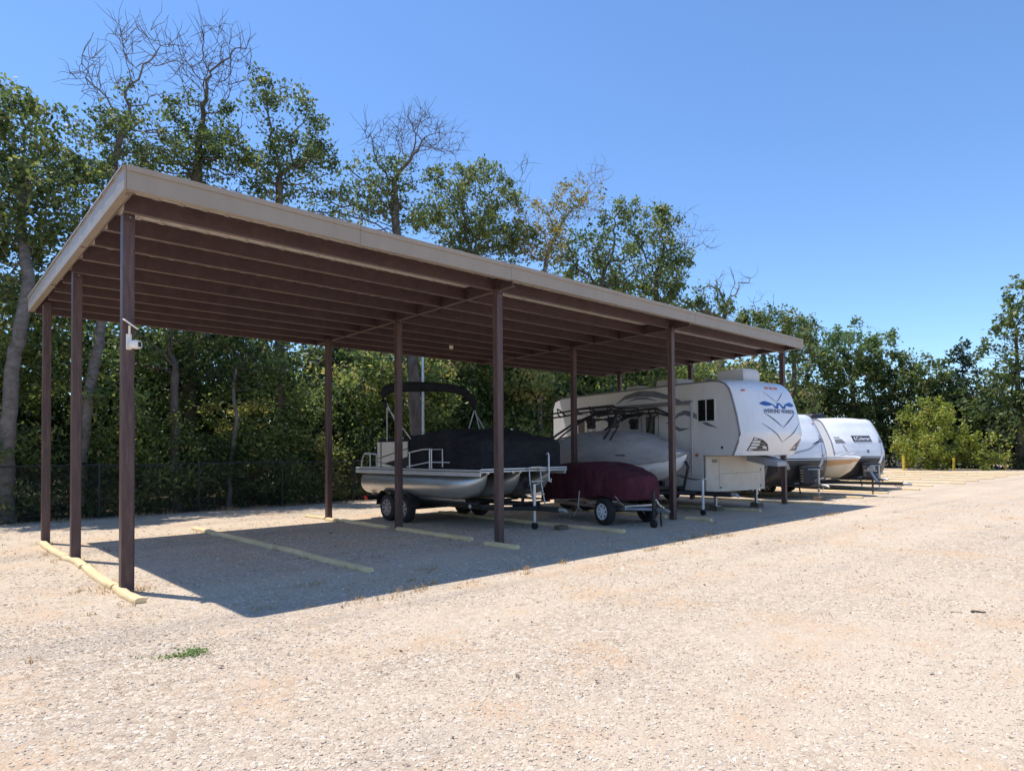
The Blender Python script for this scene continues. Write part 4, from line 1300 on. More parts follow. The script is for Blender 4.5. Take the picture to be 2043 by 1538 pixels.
def build_travel_trailer(loc, rz, label, style):
    t = thing('travel_trailer', label, 'trailer', loc, rz)
    W = 1.27
    PZ = [.48, .62, .85, 1.15, 1.5, 1.9, 2.3, 2.6, 2.76, 2.84, 2.86]
    PY = [.36, .20, .08, .0, .02, .14, .36, .56, .70, .90, 1.25]
    def f(u, z, lift=0):
        p = interp(z, PZ, PY)
        B = interp(z, [.48, 1.2, 2.0, 2.86], [.28, .32, .30, .24])
        q = min(1, abs(u) / W)
        return (u, p - B * (1 - q ** 4.0) - lift, z + (.04 * (1 - q * q) if z > 2.6 else 0))
    L = 7.0
    zs = 1.28
    wall = 'white' if style == 'bright' else 'rvcap'
    side_all = [(PY[i], PZ[i]) for i in range(len(PZ))]
    up = [(interp(zs, PZ, PY), zs)] + [p for p in side_all if p[1] > zs] + [(L - .2, 2.84), (L, 2.6), (L, zs)]
    lo = [p for p in side_all if p[1] < zs] + [(interp(zs, PZ, PY), zs - .003), (L, zs - .003), (L, .48)]
    for s in (-1, 1):
        a, b = sorted((s * W, s * (W - .05)))
        MB().prism(up, 'x', a, b).build('side_wall', wall, t)
        MB().prism(lo, 'x', a, b).build('lower_side_wall', 'darkgrey', t)
        tr = MB().tube([(s * (W - .004), PY[i] - .003, PZ[i]) for i in range(1, len(PZ))] + [(s * (W - .004), L - .25, 2.85)], .022, 6)
        tr.build('corner_trim', 'greytrim', t, 50)
        window_on_side(t, s * W, 1.6, 2.6, 1.75, 2.3, s)
        window_on_side(t, s * W, 4.4, 5.4, 1.75, 2.3, s)
        for y in (3.6, 4.45):
            wheel(t, (s * 1.02, y, .34), .34, .2, 'rim', s, 6)
        a, b = sorted((s * (W + .001), s * (W + .012)))
        MB().box(a, b, 3.15, 4.9, .49, .80).build('wheel_skirt', 'black', t)
    MB().box(-W + .05, W - .05, 1.3, L - .22, 2.78, 2.855).build('roof', 'rvwall', t)
    MB().box(-W + .05, W - .05, L - .06, L - .01, .5, 2.58).build('rear_wall', wall, t)
    MB().box(-W + .05, W - .05, .45, L - .07, .49, .54).build('underside', 'black', t)
    cap = cap_grid(f, zs, 2.86, W - .004, 30, 20).build('front_cap', wall, t, 45)
    low = cap_grid(f, .48, zs - .006, W - .004, 30, 8).build('lower_front', 'darkgrey', t, 45)
    strip_on(f, [(-1.15, 1.32), (1.15, 1.32)], .035, .04, 24, .006).build('front_moulding', 'black', cap)
    # stripes at each side of the cap
    for s in (-1, 1):
        patch_on(f, [(s * .82, 1.86), (s * 1.16, 1.86), (s * 1.16, 2.02), (s * .92, 2.02)], 6).build('side_stripe', 'greytrim', cap)
        patch_on(f, [(s * .96, 2.06), (s * 1.16, 2.06), (s * 1.16, 2.10), (s * .98, 2.10)], 4).build('side_stripe', 'greytrim', cap)
        strip_on(f, [(s * .95, 1.80), (s * .86, 1.55), (s * .80, 1.36)], .02, .03, 6).build('side_crease', 'greytrim' if style == 'bright' else 'black', cap)
        patch_on(f, [(s * .55, .98), (s * .72, .98), (s * 1.0, 1.48), (s * .84, 1.44)], 6, .007).build('corner_slash', 'greygel' if style != 'bright' else 'rvcap', cap)
    if style == 'bright':
        patch_on(f, [(-.46, 1.90), (.46, 1.90), (.46, 2.16), (-.46, 2.16)], 8, .006).build('sign_panel', 'black', cap)
        patch_on(f, [(-.44, 1.912), (.44, 1.912), (.44, 1.922), (-.44, 1.922)], 6, .009).build('sign_border', 'white', cap)
        patch_on(f, [(-.44, 2.138), (.44, 2.138), (.44, 2.148), (-.44, 2.148)], 6, .009).build('sign_border', 'white', cap)
        vs, fs = text_mesh("Coleman", .185, .12, .003)
        poly_on(f, vs, fs, .010, (.07, 2.035)).build('lettering', 'white', cap)
        # lantern mark beside the word
        lm = [(-.05, -.06), (.05, -.06), (.055, -.03), (.045, .04), (.02, .07), (-.02, .07), (-.045, .04), (-.055, -.03)]
        poly_on(f, [(p[0] * .85, p[1] * .95) for p in lm], [tuple(range(8))], .010, (-.335, 2.03)).build('lantern_mark', 'white', cap)
        poly_on(f, [(p[0] * .4, p[1] * .5) for p in lm], [tuple(range(8))], .013, (-.335, 2.03)).build('lantern_mark', 'red', cap)
        sh = [(-.055, .06), (.055, .06), (.055, -.01), (.03, -.05), (0, -.075), (-.03, -.05), (-.055, -.01)]
        poly_on(f, sh, [tuple(range(7))], .008, (.12, 1.53)).build('shield_badge', 'black', cap)
        poly_on(f, [(p[0] * .5, p[1] * .5) for p in sh], [tuple(range(7))], .011, (.12, 1.53)).build('shield_badge', 'greygel', cap)
    else:
        strip_on(f, [(-1.1, 1.42), (-.5, 1.5), (.2, 1.62), (.8, 1.84)], .02, .06, 10).build('cap_sweep', 'greygel', cap)
        strip_on(f, [(.45, 1.78), (1.1, 1.98)], .015, .06, 8).build('cap_sweep', 'navy', cap)
        p = f(1.0, 2.5)
        MB().box(p[0] - .04, p[0] + .04, p[1] - .03, p[1] + .02, p[2] - .02, p[2] + .02).build('marker_light', 'amber', cap, bevel=.005)
    # air conditioner
    m = MB().loft([[(a * .38 * k, 2.6 + b * .5 * k, 2.86 + zz) for a, b in ((-1, -.8), (-.8, -1), (.8, -1), (1, -.8), (1, .8), (.8, 1), (-.8, 1), (-1, .8))] for zz, k in ((0, .95), (.06, 1), (.2, 1), (.28, .85))])
    m.build('air_conditioner', 'black', t, 45)
    # tongue, gas bottles, jack
    m = MB().tube([(-.85, .6, .46), (0, -1.05, .46)], .05, 8).tube([(.85, .6, .46), (0, -1.05, .46)], .05, 8)
    m.box(-.4, .4, -.36, -.30, .44, .50)
    m.build('tongue', 'frame', t)
    MB().tube([(0, -1.03, .48), (0, -1.2, .48), (0, -1.28, .45)], [.055, .05, .035], 10).build('coupler', 'galv', t, 40)
    gb = MB().loft([[(a * .33 * k, -.52 + b * .17 * k, .52 + zz) for a, b in ((-1, -.7), (-.8, -1), (.8, -1), (1, -.7), (1, .7), (.8, 1), (-.8, 1), (-1, .7))] for zz, k in ((0, 1), (.48, 1), (.55, .93), (.57, .7))]).build('gas_bottle_cover', 'black', t, 45)
    m = MB()
    for q in range(5):
        m.box(-.336, -.332, -.60, -.46, .60 + q * .085, .625 + q * .085)
    m.box(-.25, .25, -.695, -.691, .98, 1.0)
    m.build('cover_louvre', 'galv', gb)
    jack(t, 0, -.88, 1.0, .06 if style == 'bright' else .12, 'galv', False)
    m = MB()
    for k in range(8):
        m.lathe((.05 + .03 * k, -1.0 + .03 * k, .40 - .05 * math.sin(math.pi * k / 7)), 'y', [(-.005, .012), (-.005, .022), (.005, .022), (.005, .012)], 8)
    m.build('safety_chain', 'galv', t)
    MB().tube([(-.3, -.15, .5), (.2, -.9, .7), (.3, -.5, .75)], .03, 8).build('sway_bar', 'galv', t, 40)
    for s in (-1, 1):
        MB().tube([(s * .9, .9, .5), (s * .9, .8, .1)], .025, 6).build('stabiliser_leg', 'frame', t)
    return t
build_travel_trailer((19.75, .62, 0), -rad(22), 'white travel trailer with dark grey lower front, just past the carport', 'grey')
build_travel_trailer((25.75, .75, 0), -rad(25), 'white travel trailer with a black name sign on its sunlit nose', 'bright')
o = MB().loft([[(p[0], p[1], z) for p in ((-.17, -.12), (.18, -.13), (.17, .14), (-.16, .12))] for z in (0, .12)]).build('wood_block', 'wood', None, bevel=.008)
o.location = (19.42, -.2, 0)
tag(o, 'brown wooden block under the tongue jack of the dark-fronted travel trailer', 'block')

def build_small_boat():
    R0 = (22.25, -.45, 0)
    b = thing('runabout_boat', 'small cream boat with an orange stripe between the two travel trailers', 'boat', R0)
    ys = [0, .1, .35, .8, 1.5, 2.4, 3.4, 4.6]
    hw = [.12, .34, .62, .86, .98, 1.02, 1.02, 1.0]
    gz = [1.34, 1.36, 1.38, 1.38, 1.36, 1.33, 1.30, 1.28]
    kz = [1.0, .86, .72, .62, .58, .56, .56, .56]
    def ring(a, bb):
        out = []
        for y, w, g, k in zip(ys, hw, gz, kz):
            r = []
            for c in np.linspace(a, bb, 3):
                z = k + (g - k) * c
                r.append((w * interp(c, [0, .25, .55, .85, 1], [.35, .78, .92, 1.0, 1.01]), y + (1 - c) * .25 * (1 if y < .8 else 0), z))
            out.append([(-p[0], p[1], p[2]) for p in reversed(r)] + r)
        return out
    MB().loft(ring(0, .55)).build('hull', 'hullcream', b, 40)
    MB().loft(ring(.555, .82)).build('hull_stripe', 'hullorange', b, 40)
    MB().loft(ring(.825, 1.0)).build('deck_edge', 'white', b, 40)
    MB().tube([(-.5, .7, 1.38), (-.3, .25, 1.52), (.3, .25, 1.52), (.5, .7, 1.38)], .018, 8).build('bow_rail', 'aluwhite', b, 40)
    t = thing('runabout_trailer', 'galvanised trailer with a slanted winch post under the small cream boat', 'trailer', R0)
    m = MB()
    m.box(-.045, .045, -1.35, 1.0, .42, .51)
    for x in (-.6, .6):
        m.box(x - .04, x + .04, .9, 4.4, .42, .51)
    m.tube([(-.6, .95, .46), (0, .0, .46)], .04, 8).tube([(.6, .95, .46), (0, .0, .46)], .04, 8)
    for y in (1.0, 2.6, 4.2):
        m.box(-.8, .8, y - .03, y + .03, .511, .57)
    m.build('trailer_frame', 'frame', t)
    m = MB().tube([(.0, -.55, .5), (0, -.25, .98)], .045, 6).box(-.1, .1, -.5, -.15, .86, .90)
    m.lathe((0, -.38, .97), 'x', [(-.06, .04), (-.06, .09), (.06, .09), (.06, .04)], 14)
    m.build('winch_post', 'galv', t, 40)
    for s in (-1, 1):
        wheel(t, (s * .85, 2.9, .31), .31, .19, 'rimwhite', s, 6)
    MB().tube([(-.8, 2.9, .31), (.8, 2.9, .31)], .03, 8).build('axle', 'frame', t)
    jack(t, .14, -.35, .62, 0, 'wood', False)
    MB().tube([(0, -1.33, .47), (0, -1.5, .47), (0, -1.58, .44)], [.055, .05, .035], 10).build('coupler', 'galv', t, 40)
    m = MB()
    for k in range(10):
        m.lathe((.06 + .01 * k, -1.3 + .06 * k, .42 - .06 * math.sin(math.pi * k / 4.5)), 'x', [(-.005, .014), (-.005, .026), (.005, .026), (.005, .014)], 8)
    m.build('safety_chain', 'galv', t)
build_small_boat()

# ------------------------------------------------------------------ fence, poles, bollards
def build_fence():
    f = thing('chain_link_fence', 'low dark chain-link fence along the edge of the wood', 'fence', (-8, 10.95, 0))
    H = 1.36
    X_END = 56
    n = int(X_END / 2.45)
    src = MB().tube([(0, 0, -.05), (0, 0, H + .04)], .03, 8).lathe((0, 0, H + .04), 'z', [(0, .034), (.02, .03), (.035, .008)], 8).build('fence_post', 'fence', f, 40)
    for i in range(1, n + 1):
        share(src, 'fence_post', f, (i * 2.45, 0, 0))
    for i in range(n):
        z = H + (.01 if i % 2 else -.008)
        MB().tube([(i * 2.45 + .03, 0, z), ((i + 1) * 2.45 - .03, 0, z + .006)], .02, 6).build('top_rail', 'fence', f, 40)
    mb = MB()
    p = .075
    r = .0028
    xe = n * 2.45
    k = -int(H / p)
    while k * p < xe:
        x = k * p
        for sg, yy in ((1, -.034), (-1, -.040)):
            a, b = (x, x + H) if sg == 1 else (x + H, x)
            za, zb = .03, H
            # clip at the ends
            def cl(xx, zz, x2, z2):
                if xx < 0:
                    t = (0 - xx) / (x2 - xx); return 0, zz + (z2 - zz) * t
                if xx > xe:
                    t = (xe - xx) / (x2 - xx); return xe, zz + (z2 - zz) * t
                return xx, zz
            A = cl(a, za, b, zb); Bq = cl(b, zb, a, za)
            if abs(A[1] - Bq[1]) < .05:
                continue
            mb.add([(A[0] - r, yy, A[1]), (A[0] + r, yy, A[1]), (A[0], yy + 2 * r, A[1]), (Bq[0] - r, yy, Bq[1]), (Bq[0] + r, yy, Bq[1]), (Bq[0], yy + 2 * r, Bq[1])], [(0, 1, 4, 3), (1, 2, 5, 4), (2, 0, 3, 5)])
        k += 1
    tag(mb.build('wire_mesh', 'fence', f, recalc=False), kind='stuff')
build_fence()

o = MB().tube([(0, 0, -.1), (0, 0, 6.2)], .055, 14).build('utility_pole', 'galv', None, 40)
o.location = (11.72, 10.55, 0)
tag(o, 'slim grey metal pole behind the pontoon boat', 'pole')

for (x, y, w) in ((52.4, 6.95, 'leftmost of the three yellow posts by the far bushes'), (54.2, 4.2, 'middle of the three yellow posts, in front of the lime green bush'), (57.0, 1.65, 'rightmost of the three yellow posts by the far bushes')):
    b = MB().lathe((0, 0, 0), 'z', [(-.05, .085), (1.0, .085), (1.05, .07), (1.07, .02)], 14).build('marker_post', 'yellowpost', None, 40)
    b.location = (x, y, 0)
    tag(b, w, 'post', 'yellow marker posts')

# ------------------------------------------------------------------ vegetation
def leaf_mesh(name, Cn, S, tint, rng, mat, parent=None, up=0.5, aspect=.55):
    n = len(Cn)
    nr = rng.normal(size=(n, 3))
    nr[:, 2] += up * 1.5
    nr /= np.linalg.norm(nr, axis=1, keepdims=True)
    a = np.cross(nr, rng.normal(size=(n, 3)))
    a /= np.linalg.norm(a, axis=1, keepdims=True) + 1e-9
    b = np.cross(nr, a)
    S = np.asarray(S).reshape(-1, 1)
    V = np.empty((n, 4, 3), np.float32)
    V[:, 0] = Cn - a * S
    V[:, 1] = Cn + b * S * aspect + nr * S * .18
    V[:, 2] = Cn + a * S
    V[:, 3] = Cn - b * S * aspect + nr * S * .18
    me = bpy.data.meshes.new(name)
    me.vertices.add(4 * n)
    me.vertices.foreach_set('co', V.ravel())
    me.loops.add(4 * n)
    me.loops.foreach_set('vertex_index', np.arange(4 * n, dtype=np.int32))
    me.polygons.add(n)
    me.polygons.foreach_set('loop_start', np.arange(0, 4 * n, 4, dtype=np.int32))
    me.update(calc_edges=True)
    at = me.attributes.new('tint', 'FLOAT', 'POINT')
    at.data.foreach_set('value', np.repeat(np.clip(tint, 0, 1), 4).astype(np.float32))
    me.materials.append(M[mat])
    o = bpy.data.objects.new(name, me)
    col.objects.link(o)
    if parent is not None:
        o.parent = parent
    return o

def in_blobs(blobs, rng, dens, shell=0.0):
    out, typ = [], []
    for (x, y, z, rx, rz, t) in blobs:
        n = max(6, int(dens * (.42 if t == 0 else 1) * rx * rx * rz * 4.2))
        d = rng.normal(size=(n, 3))
        d /= np.linalg.norm(d, axis=1, keepdims=True)
        r = (shell + (1 - shell) * rng.random((n, 1))) ** (1 / 3 if shell == 0 else 1)
        out.append(np.array([x, y, z]) + d * r * np.array([rx, rx * 1.05, rz]))
        typ += [t] * n
    return np.concatenate(out), np.array(typ)

def grow(trunk, attr, rng, step=.3, kill=.45, iters=110):
    nodes = []
    par = []
    trunk = [np.array(p, float) for p in trunk]
    nodes.append(trunk[0]); par.append(-1)
    for i in range(len(trunk) - 1):
        d = trunk[i + 1] - trunk[i]
        L = np.linalg.norm(d)
        m = max(1, int(L / step))
        for k in range(1, m + 1):
            nodes.append(trunk[i] + d * k / m + rng.normal(0, .015, 3))
            par.append(len(nodes) - 2)
    A = attr.copy()
    P = np.array(nodes)
    start = len(P) // 3
    D = np.linalg.norm(A[:, None] - P[None, start:], axis=2)
    ni = D.argmin(1) + start
    nd = D.min(1)
    alive = np.ones(len(A), bool)
    kids = {}
    for it in range(iters):
        idx = np.where(alive)[0]
        if len(idx) == 0:
            break
        dirs = {}
        v = A[idx] - np.array(nodes)[ni[idx]]
        v /= np.linalg.norm(v, axis=1, keepdims=True) + 1e-9
        for q, i in enumerate(idx):
            dirs.setdefault(int(ni[i]), []).append(v[q])
        new = []
        for nidx, vs in dirs.items():
            if kids.get(nidx, 0) >= 3:
                # hand over to somewhere else: give up these points
                continue
            d = np.sum(vs, 0)
            l = np.linalg.norm(d)
            d = d / l if l > .05 else rng.normal(size=3)
            d = d + rng.normal(0, .28, 3)
            d /= np.linalg.norm(d)
            new.append((nodes[nidx] + d * step, nidx))
            kids[nidx] = kids.get(nidx, 0) + 1
        if not new:
            break
        k0 = len(nodes)
        for p, q in new:
            nodes.append(p); par.append(q)
        NP = np.array([p for p, q in new])
        D = np.linalg.norm(A[:, None] - NP[None], axis=2)
        j = D.argmin(1); dm = D.min(1)
        better = dm < nd
        ni[better] = j[better] + k0
        nd[better] = dm[better]
        alive &= nd > kill
    return np.array(nodes), np.array(par)

def branch_mesh(nodes, par, trunk_r, tip=.012, power=.52):
    n = len(nodes)
    tips = np.zeros(n)
    kids = [[] for _ in range(n)]
    for i in range(1, n):
        kids[par[i]].append(i)
    for i in range(n - 1, -1, -1):
        if not kids[i]:
            tips[i] = 1
        if par[i] >= 0:
            tips[par[i]] += tips[i]
    h = tips / tips[0]
    rad_ = np.maximum(tip * .75, trunk_r * h ** .54)
    zt = np.clip((nodes[:, 2] - nodes[0][2]) / (np.ptp(nodes[:, 2]) + 1e-6), 0, 1)
    rad_ = np.maximum(tip * .75, rad_ * (1 - .45 * zt))
    # root flare
    z0 = nodes[0][2]
    rad_ = rad_ * (1 + .45 * np.exp(-(nodes[:, 2] - z0) / .35) * (tips > tips[0] * .8))
    mb = MB()
    stack = [(0, None)]
    while stack:
        s, pa = stack.pop()
        chain = [] if pa is None else [pa]
        c = s
        while True:
            chain.append(c)
            ks = kids[c]
            if not ks:
                break
            ks = sorted(ks, key=lambda q: -tips[q])
            for q in ks[1:]:
                stack.append((q, c))
            c = ks[0]
        if len(chain) < 2:
            continue
        rs = [float(rad_[q]) for q in chain]
        if pa is not None:
            rs[0] = rs[1] * 1.05
        rs[-1] *= .45
        nn = 9 if rs[0] > .09 else (6 if rs[0] > .035 else 4)
        mb.tube([tuple(nodes[q]) for q in chain], rs, nn, cap=False)
    return mb, tips, rad_

def build_tree(name, label, blobs, trunk, trunk_r, seed, leafmat='leaf', lsize=.085, per=11, spread=.30, bark='bark', step=.24, dens=42, group='trees behind the fence', tintbias=0.0, vine=4.5):
    rng = np.random.default_rng(seed)
    base = Vector(trunk[0])
    blobs = [(b[0], b[1], b[2], b[3] * (1.2 if b[5] else 1.1), b[4] * (1.2 if b[5] else 1.1), b[5]) for b in blobs]
    per = int(per * 2.3)
    lsize = lsize * .83
    t = thing(name, label, 'tree', tuple(base), 0, group)
    A, typ = in_blobs(blobs, rng, dens)
    nodes, par = grow(trunk, A, rng, step, step * 1.25)
    mb, tips, rr = branch_mesh(nodes, par, trunk_r)
    # kind of each node: that of the blob it lies in
    Bc = np.array([b[:3] for b in blobs]); Br = np.array([[b[3], b[3], b[4]] for b in blobs]); Bt = np.array([b[5] for b in blobs])
    q = (((nodes[:, None] - Bc[None]) / Br[None]) ** 2).sum(2)
    near = q.argmin(1)
    kind = Bt[near]
    inside = q.min(1) < 2.2
    # fine bare twigs
    bare = np.where((kind == 0) & (tips <= 3) & inside)[0]
    for i in bare:
        for _ in range(2):
            p = nodes[i]
            d = nodes[i] - nodes[par[i]] + rng.normal(0, .22, 3)
            d[2] += .14
            d /= np.linalg.norm(d) + 1e-9
            L = rng.uniform(.35, 1.0)
            pts = [tuple(p)]
            for s in range(3):
                p = p + d * L / 3
                d = d + rng.normal(0, .3, 3)
                d /= np.linalg.norm(d)
                pts.append(tuple(p))
            mb.tube(pts, [.011, .009, .007, .004], 3, cap=False)
    mb.v = [(p[0] - base.x, p[1] - base.y, p[2] - base.z) for p in mb.v]
    mb.build('trunk', bark, t, 60, recalc=False)
    # vines on the trunk and main limbs
    vn = np.where((tips > 9) & (nodes[:, 2] > vine) & (kind != 0))[0]
    if len(vn):
        ids = np.repeat(vn, 20)
        c = nodes[ids] + rng.normal(0, .2, (len(ids), 3)) - np.array(base)
        leaf_mesh('crown', c, lsize * rng.uniform(.5, 1.2, len(ids)), .38 + rng.normal(0, .18, len(ids)), rng, leafmat if leafmat != 'leaf' else 'leaf', t)
    for k in set(kind.tolist()):
        if k == 0:
            continue
        sel = np.where((kind == k) & (tips <= 9) & inside)[0]
        if len(sel) == 0:
            continue
        m = per if k != 2 else max(3, per // 3)
        # clumps: some twigs carry many leaves, some few
        # leaves gather in tufts with gaps between
        ph = rng.uniform(0, 6.28, (5, 1)); kv = rng.normal(0, 1, (5, 3)); kv *= (rng.uniform(3.0, 6.5, (5, 1)) * .24 / step) / np.linalg.norm(kv, axis=1, keepdims=True)
        fld = np.sin(kv @ nodes[sel].T + ph).sum(0) / 2.2
        wgt = np.clip(.50 + .85 * fld, 0, 1.7)
        cnt = (m * wgt * rng.gamma(2.0, .5, len(sel))).astype(int)
        ids = np.repeat(sel, cnt)
        c = nodes[ids] + rng.normal(0, spread * .42, (len(ids), 3))
        S = lsize * rng.uniform(.6, 1.35, len(ids))
        clump = np.repeat(rng.normal(0, .16, len(sel)), cnt)
        zt = (c[:, 2] - c[:, 2].min()) / (np.ptp(c[:, 2]) + 1e-6)
        ti = .50 + clump + rng.normal(0, .16, len(ids)) + tintbias
        lm = {1: leafmat, 2: 'leafyellow', 3: 'leafpale', 4: 'leaflime'}[int(k)]
        c = c - np.array(base)
        leaf_mesh('crown', c, S, ti, rng, lm, t)
    return t

BL = {
'A':[(0.15,12.6,10.15,1.13,0.93,1),(0.97,12.6,10.84,0.48,0.38,1),(0.25,12.6,11.2,0.35,0.35,1),(0.48,12.6,8.44,1.61,1.2,1),(1.5,12.6,8.84,0.84,1.04,1),(0.07,12.6,6.61,1.25,1.05,1),(1.16,12.6,7.37,0.69,0.82,1),(1.26,12.6,10.03,0.62,0.62,1),(-0.76,12.6,9.02,1.02,1.53,1)],
'B':[(3.17,13.5,14.12,0.69,0.92,0),(2.7,13.5,14.3,0.38,0.53,0),(2.18,13.5,12.88,0.82,0.59,0),(4.01,13.5,14.23,0.63,0.71,0),(2.44,13.5,12.22,0.75,0.37,0),(3.45,13.5,12.66,0.7,0.47,1),(2.71,13.5,11.71,0.68,0.45,1),(2.0,13.5,11.24,0.74,0.52,1),(3.32,13.5,11.29,1.16,0.69,1),(2.13,13.5,10.16,0.59,0.44,1)],
'B2':[(5.93,14.2,15.6,0.78,0.86,0),(6.7,14.2,15.57,0.53,0.71,0),(4.96,14.2,14.94,0.59,0.75,0),(5.44,14.2,14.19,0.93,0.59,0),(5.05,14.2,13.02,0.84,0.67,1),(5.77,14.2,12.67,0.6,0.77,1),(4.36,14.2,11.54,1.14,0.65,1),(5.29,14.2,11.32,1.35,0.59,1),(6.61,14.2,14.46,0.44,0.26,0)],
'C':[(7.19,12.8,14.01,0.85,0.43,1),(8.36,12.8,13.64,0.62,0.62,1),(9.03,12.8,12.69,0.58,0.81,1),(6.17,12.8,13.21,0.41,0.36,1),(5.93,12.8,12.05,0.49,0.57,1),(6.93,12.8,12.71,0.47,0.37,1),(7.72,12.8,12.1,0.87,0.66,1),(6.59,12.8,11.16,0.92,0.59,1),(8.45,12.8,11.44,0.89,0.53,1),(9.22,12.8,11.11,0.63,0.63,1),(6.42,12.8,10.27,0.75,0.42,1)],
'D':[(13.44,13.2,14.64,1.23,0.86,0),(11.78,13.2,13.9,0.89,0.55,0),(14.99,13.2,14.82,0.86,0.53,0),(10.77,13.2,12.32,0.77,0.61,1),(9.32,13.2,10.61,0.83,0.64,1),(11.77,13.2,12.7,0.69,0.55,1),(11.32,13.2,11.4,0.87,0.58,1),(12.58,13.2,12.53,0.7,0.64,1),(10.14,13.2,11.09,0.66,0.56,1),(12.82,13.2,11.37,0.81,0.81,1)],
'E':[(15.89,14.2,13.54,1.12,0.78,1),(17.81,14.2,14.18,1.17,0.82,1),(15.32,14.2,12.05,1.21,0.99,1),(19.06,14.2,13.19,0.96,1.08,1),(17.03,14.2,11.53,1.49,1.03,1),(20.43,14.2,15.65,0.37,0.99,0),(20.24,14.2,13.98,0.49,0.86,0),(19.87,14.2,11.66,1.1,0.98,1)],
'F':[(22.97,13.0,14.72,1.14,0.76,2),(24.57,13.0,16.07,0.66,0.66,0),(19.73,13.0,12.78,0.83,0.83,2),(20.57,13.0,11.65,1.21,0.84,2),(21.83,13.0,13.29,0.87,0.74,2),(23.74,13.0,14.01,0.9,0.52,0)],
'G':[(27.49,13.8,15.01,1.13,0.79,1),(30.12,13.8,15.21,1.48,1.19,1),(25.07,13.8,12.79,1.35,0.94,1),(31.36,13.8,13.37,1.81,1.36,1),(26.32,13.8,11.53,2.07,1.24,1),(23.05,13.8,11.58,1.16,0.83,1),(33.02,13.8,15.1,0.93,1.09,2),(35.31,13.8,14.96,1.29,1.03,0),(34.17,13.8,16.32,0.79,0.7,0),(30.04,13.8,11.32,2.07,1.18,1)],
'H':[(40.1,14.0,13.39,0.77,0.98,0),(42.63,14.0,14.01,0.8,0.65,0),(37.23,14.0,12.39,0.87,0.8,1),(37.7,14.0,10.95,1.34,0.87,1),(34.64,14.0,10.52,1.28,0.96,1)],
'I':[(45.62,13.8,11.09,2.07,1.2,1),(42.12,13.8,10.28,1.43,1.07,1),(51.31,13.8,11.0,1.54,1.54,1),(43.7,13.8,12.5,0.92,0.66,0),(48.52,13.8,9.69,1.96,1.17,1)],
'J':[(59.0,12.72,10.86,2.86,1.41,3),(59.0,14.63,10.88,1.8,1.44,3),(59.0,10.92,9.56,1.5,1.5,3),(59.0,13.18,8.48,3.1,1.77,1),(59.0,15.33,8.23,2.27,2.73,1),(59.0,11.98,6.19,2.18,2.18,1)],
'K':[(60.0,9.31,8.41,2.56,1.36,1),(60.0,7.64,7.41,2.08,1.58,1),(60.0,9.17,5.62,2.97,2.34,1),(60.0,6.96,5.08,1.85,1.85,1),(60.0,10.36,3.54,2.59,2.15,1)],
'L':[(61.0,4.96,8.47,0.89,1.63,1),(61.0,5.0,6.64,1.55,1.83,1),(61.0,5.29,4.21,2.04,2.24,1),(61.0,5.68,1.77,2.25,1.84,1)],
'M':[(58.0,1.42,11.76,0.67,1.3,1),(58.0,0.71,12.75,0.92,0.92,1),(58.0,1.06,9.85,1.48,1.48,1),(58.0,2.31,8.12,1.5,1.32,1),(58.0,1.9,5.46,2.24,2.24,1),(58.0,0.4,6.46,1.83,2.56,1),(58.0,1.36,2.46,2.22,2.22,1),(58.0,-0.26,10.76,1.81,1.81,1)],
'N':[(54.5,5.74,4.22,1.69,1.58,4),(54.5,6.93,2.93,1.91,1.91,4),(54.5,4.63,2.87,1.85,2.04,4),(54.5,5.95,1.58,2.83,1.51,4),(54.5,4.76,4.54,1.3,1.04,4)],
'O':[(55.0,2.45,2.09,0.9,1.08,4),(55.0,2.03,1.19,1.07,1.0,4),(55.0,2.93,1.01,0.8,0.8,4)],
}
BL['N'] = [(b[0], 5.65 + (b[1] - 5.65) * .8, b[2] * .95, b[3] * .74, b[4] * .86, b[5]) for b in BL['N']]
BL['G2'] = [b for b in BL['G'] if b[0] > 28.5]
BL['G'] = [b for b in BL['G'] if b[0] <= 28.5]
BL['I2'] = [b for b in BL['I'] if b[0] > 47.5]
BL['I'] = [b for b in BL['I'] if b[0] <= 47.5]

build_tree('oak_tree', 'leafy oak at the left edge on a leaning pale trunk', BL['A'], [(-.11, 11.35, 0), (-.07, 11.35, 1.74), (-.01, 11.35, 3.47), (.2, 11.4, 4.98), (.35, 11.5, 6.0), (.25, 12.0, 7.2), (.3, 12.5, 8.6)], .185, 21, tintbias=0.05, bark='barkpale', per=12, vine=8)
build_tree('oak_tree', 'half dead oak, left of the two with bare tops above the near roof corner', BL['B'], [(1.45, 11.85, 0), (1.61, 11.85, 2.0), (1.74, 11.85, 3.36), (2.02, 12.0, 5.2), (2.25, 12.8, 8.4), (2.6, 13.4, 10.4), (2.9, 13.5, 11.8)], .15, 22, tintbias=-0.03, bark='barkpale', per=9, lsize=.08, vine=8)
build_tree('oak_tree', 'half dead oak, right of the two with bare tops above the near roof corner', BL['B2'], [(4.9, 14.2, 0), (5.0, 14.2, 6), (5.1, 14.2, 10), (5.3, 14.2, 12.6)], .24, 23, tintbias=-0.05, per=9, lsize=.08)
build_tree('oak_tree', 'airy rounded oak with dangling leafy limbs right of the bare tops', BL['C'], [(7.5, 12.8, 0), (7.4, 12.8, 6), (7.3, 12.8, 9.0), (7.4, 12.8, 11.0)], .19, 24, tintbias=0.00, per=10)
build_tree('oak_tree', 'oak with a bare crown top rising from a thick trunk behind the pontoon boat', BL['D'], [(11.98, 11.3, 0), (11.93, 11.3, 2.5), (11.85, 11.35, 4.9), (12.0, 12.2, 8.0), (12.2, 13.0, 10.5), (12.3, 13.2, 12.2)], .25, 25, tintbias=0.06, per=9)
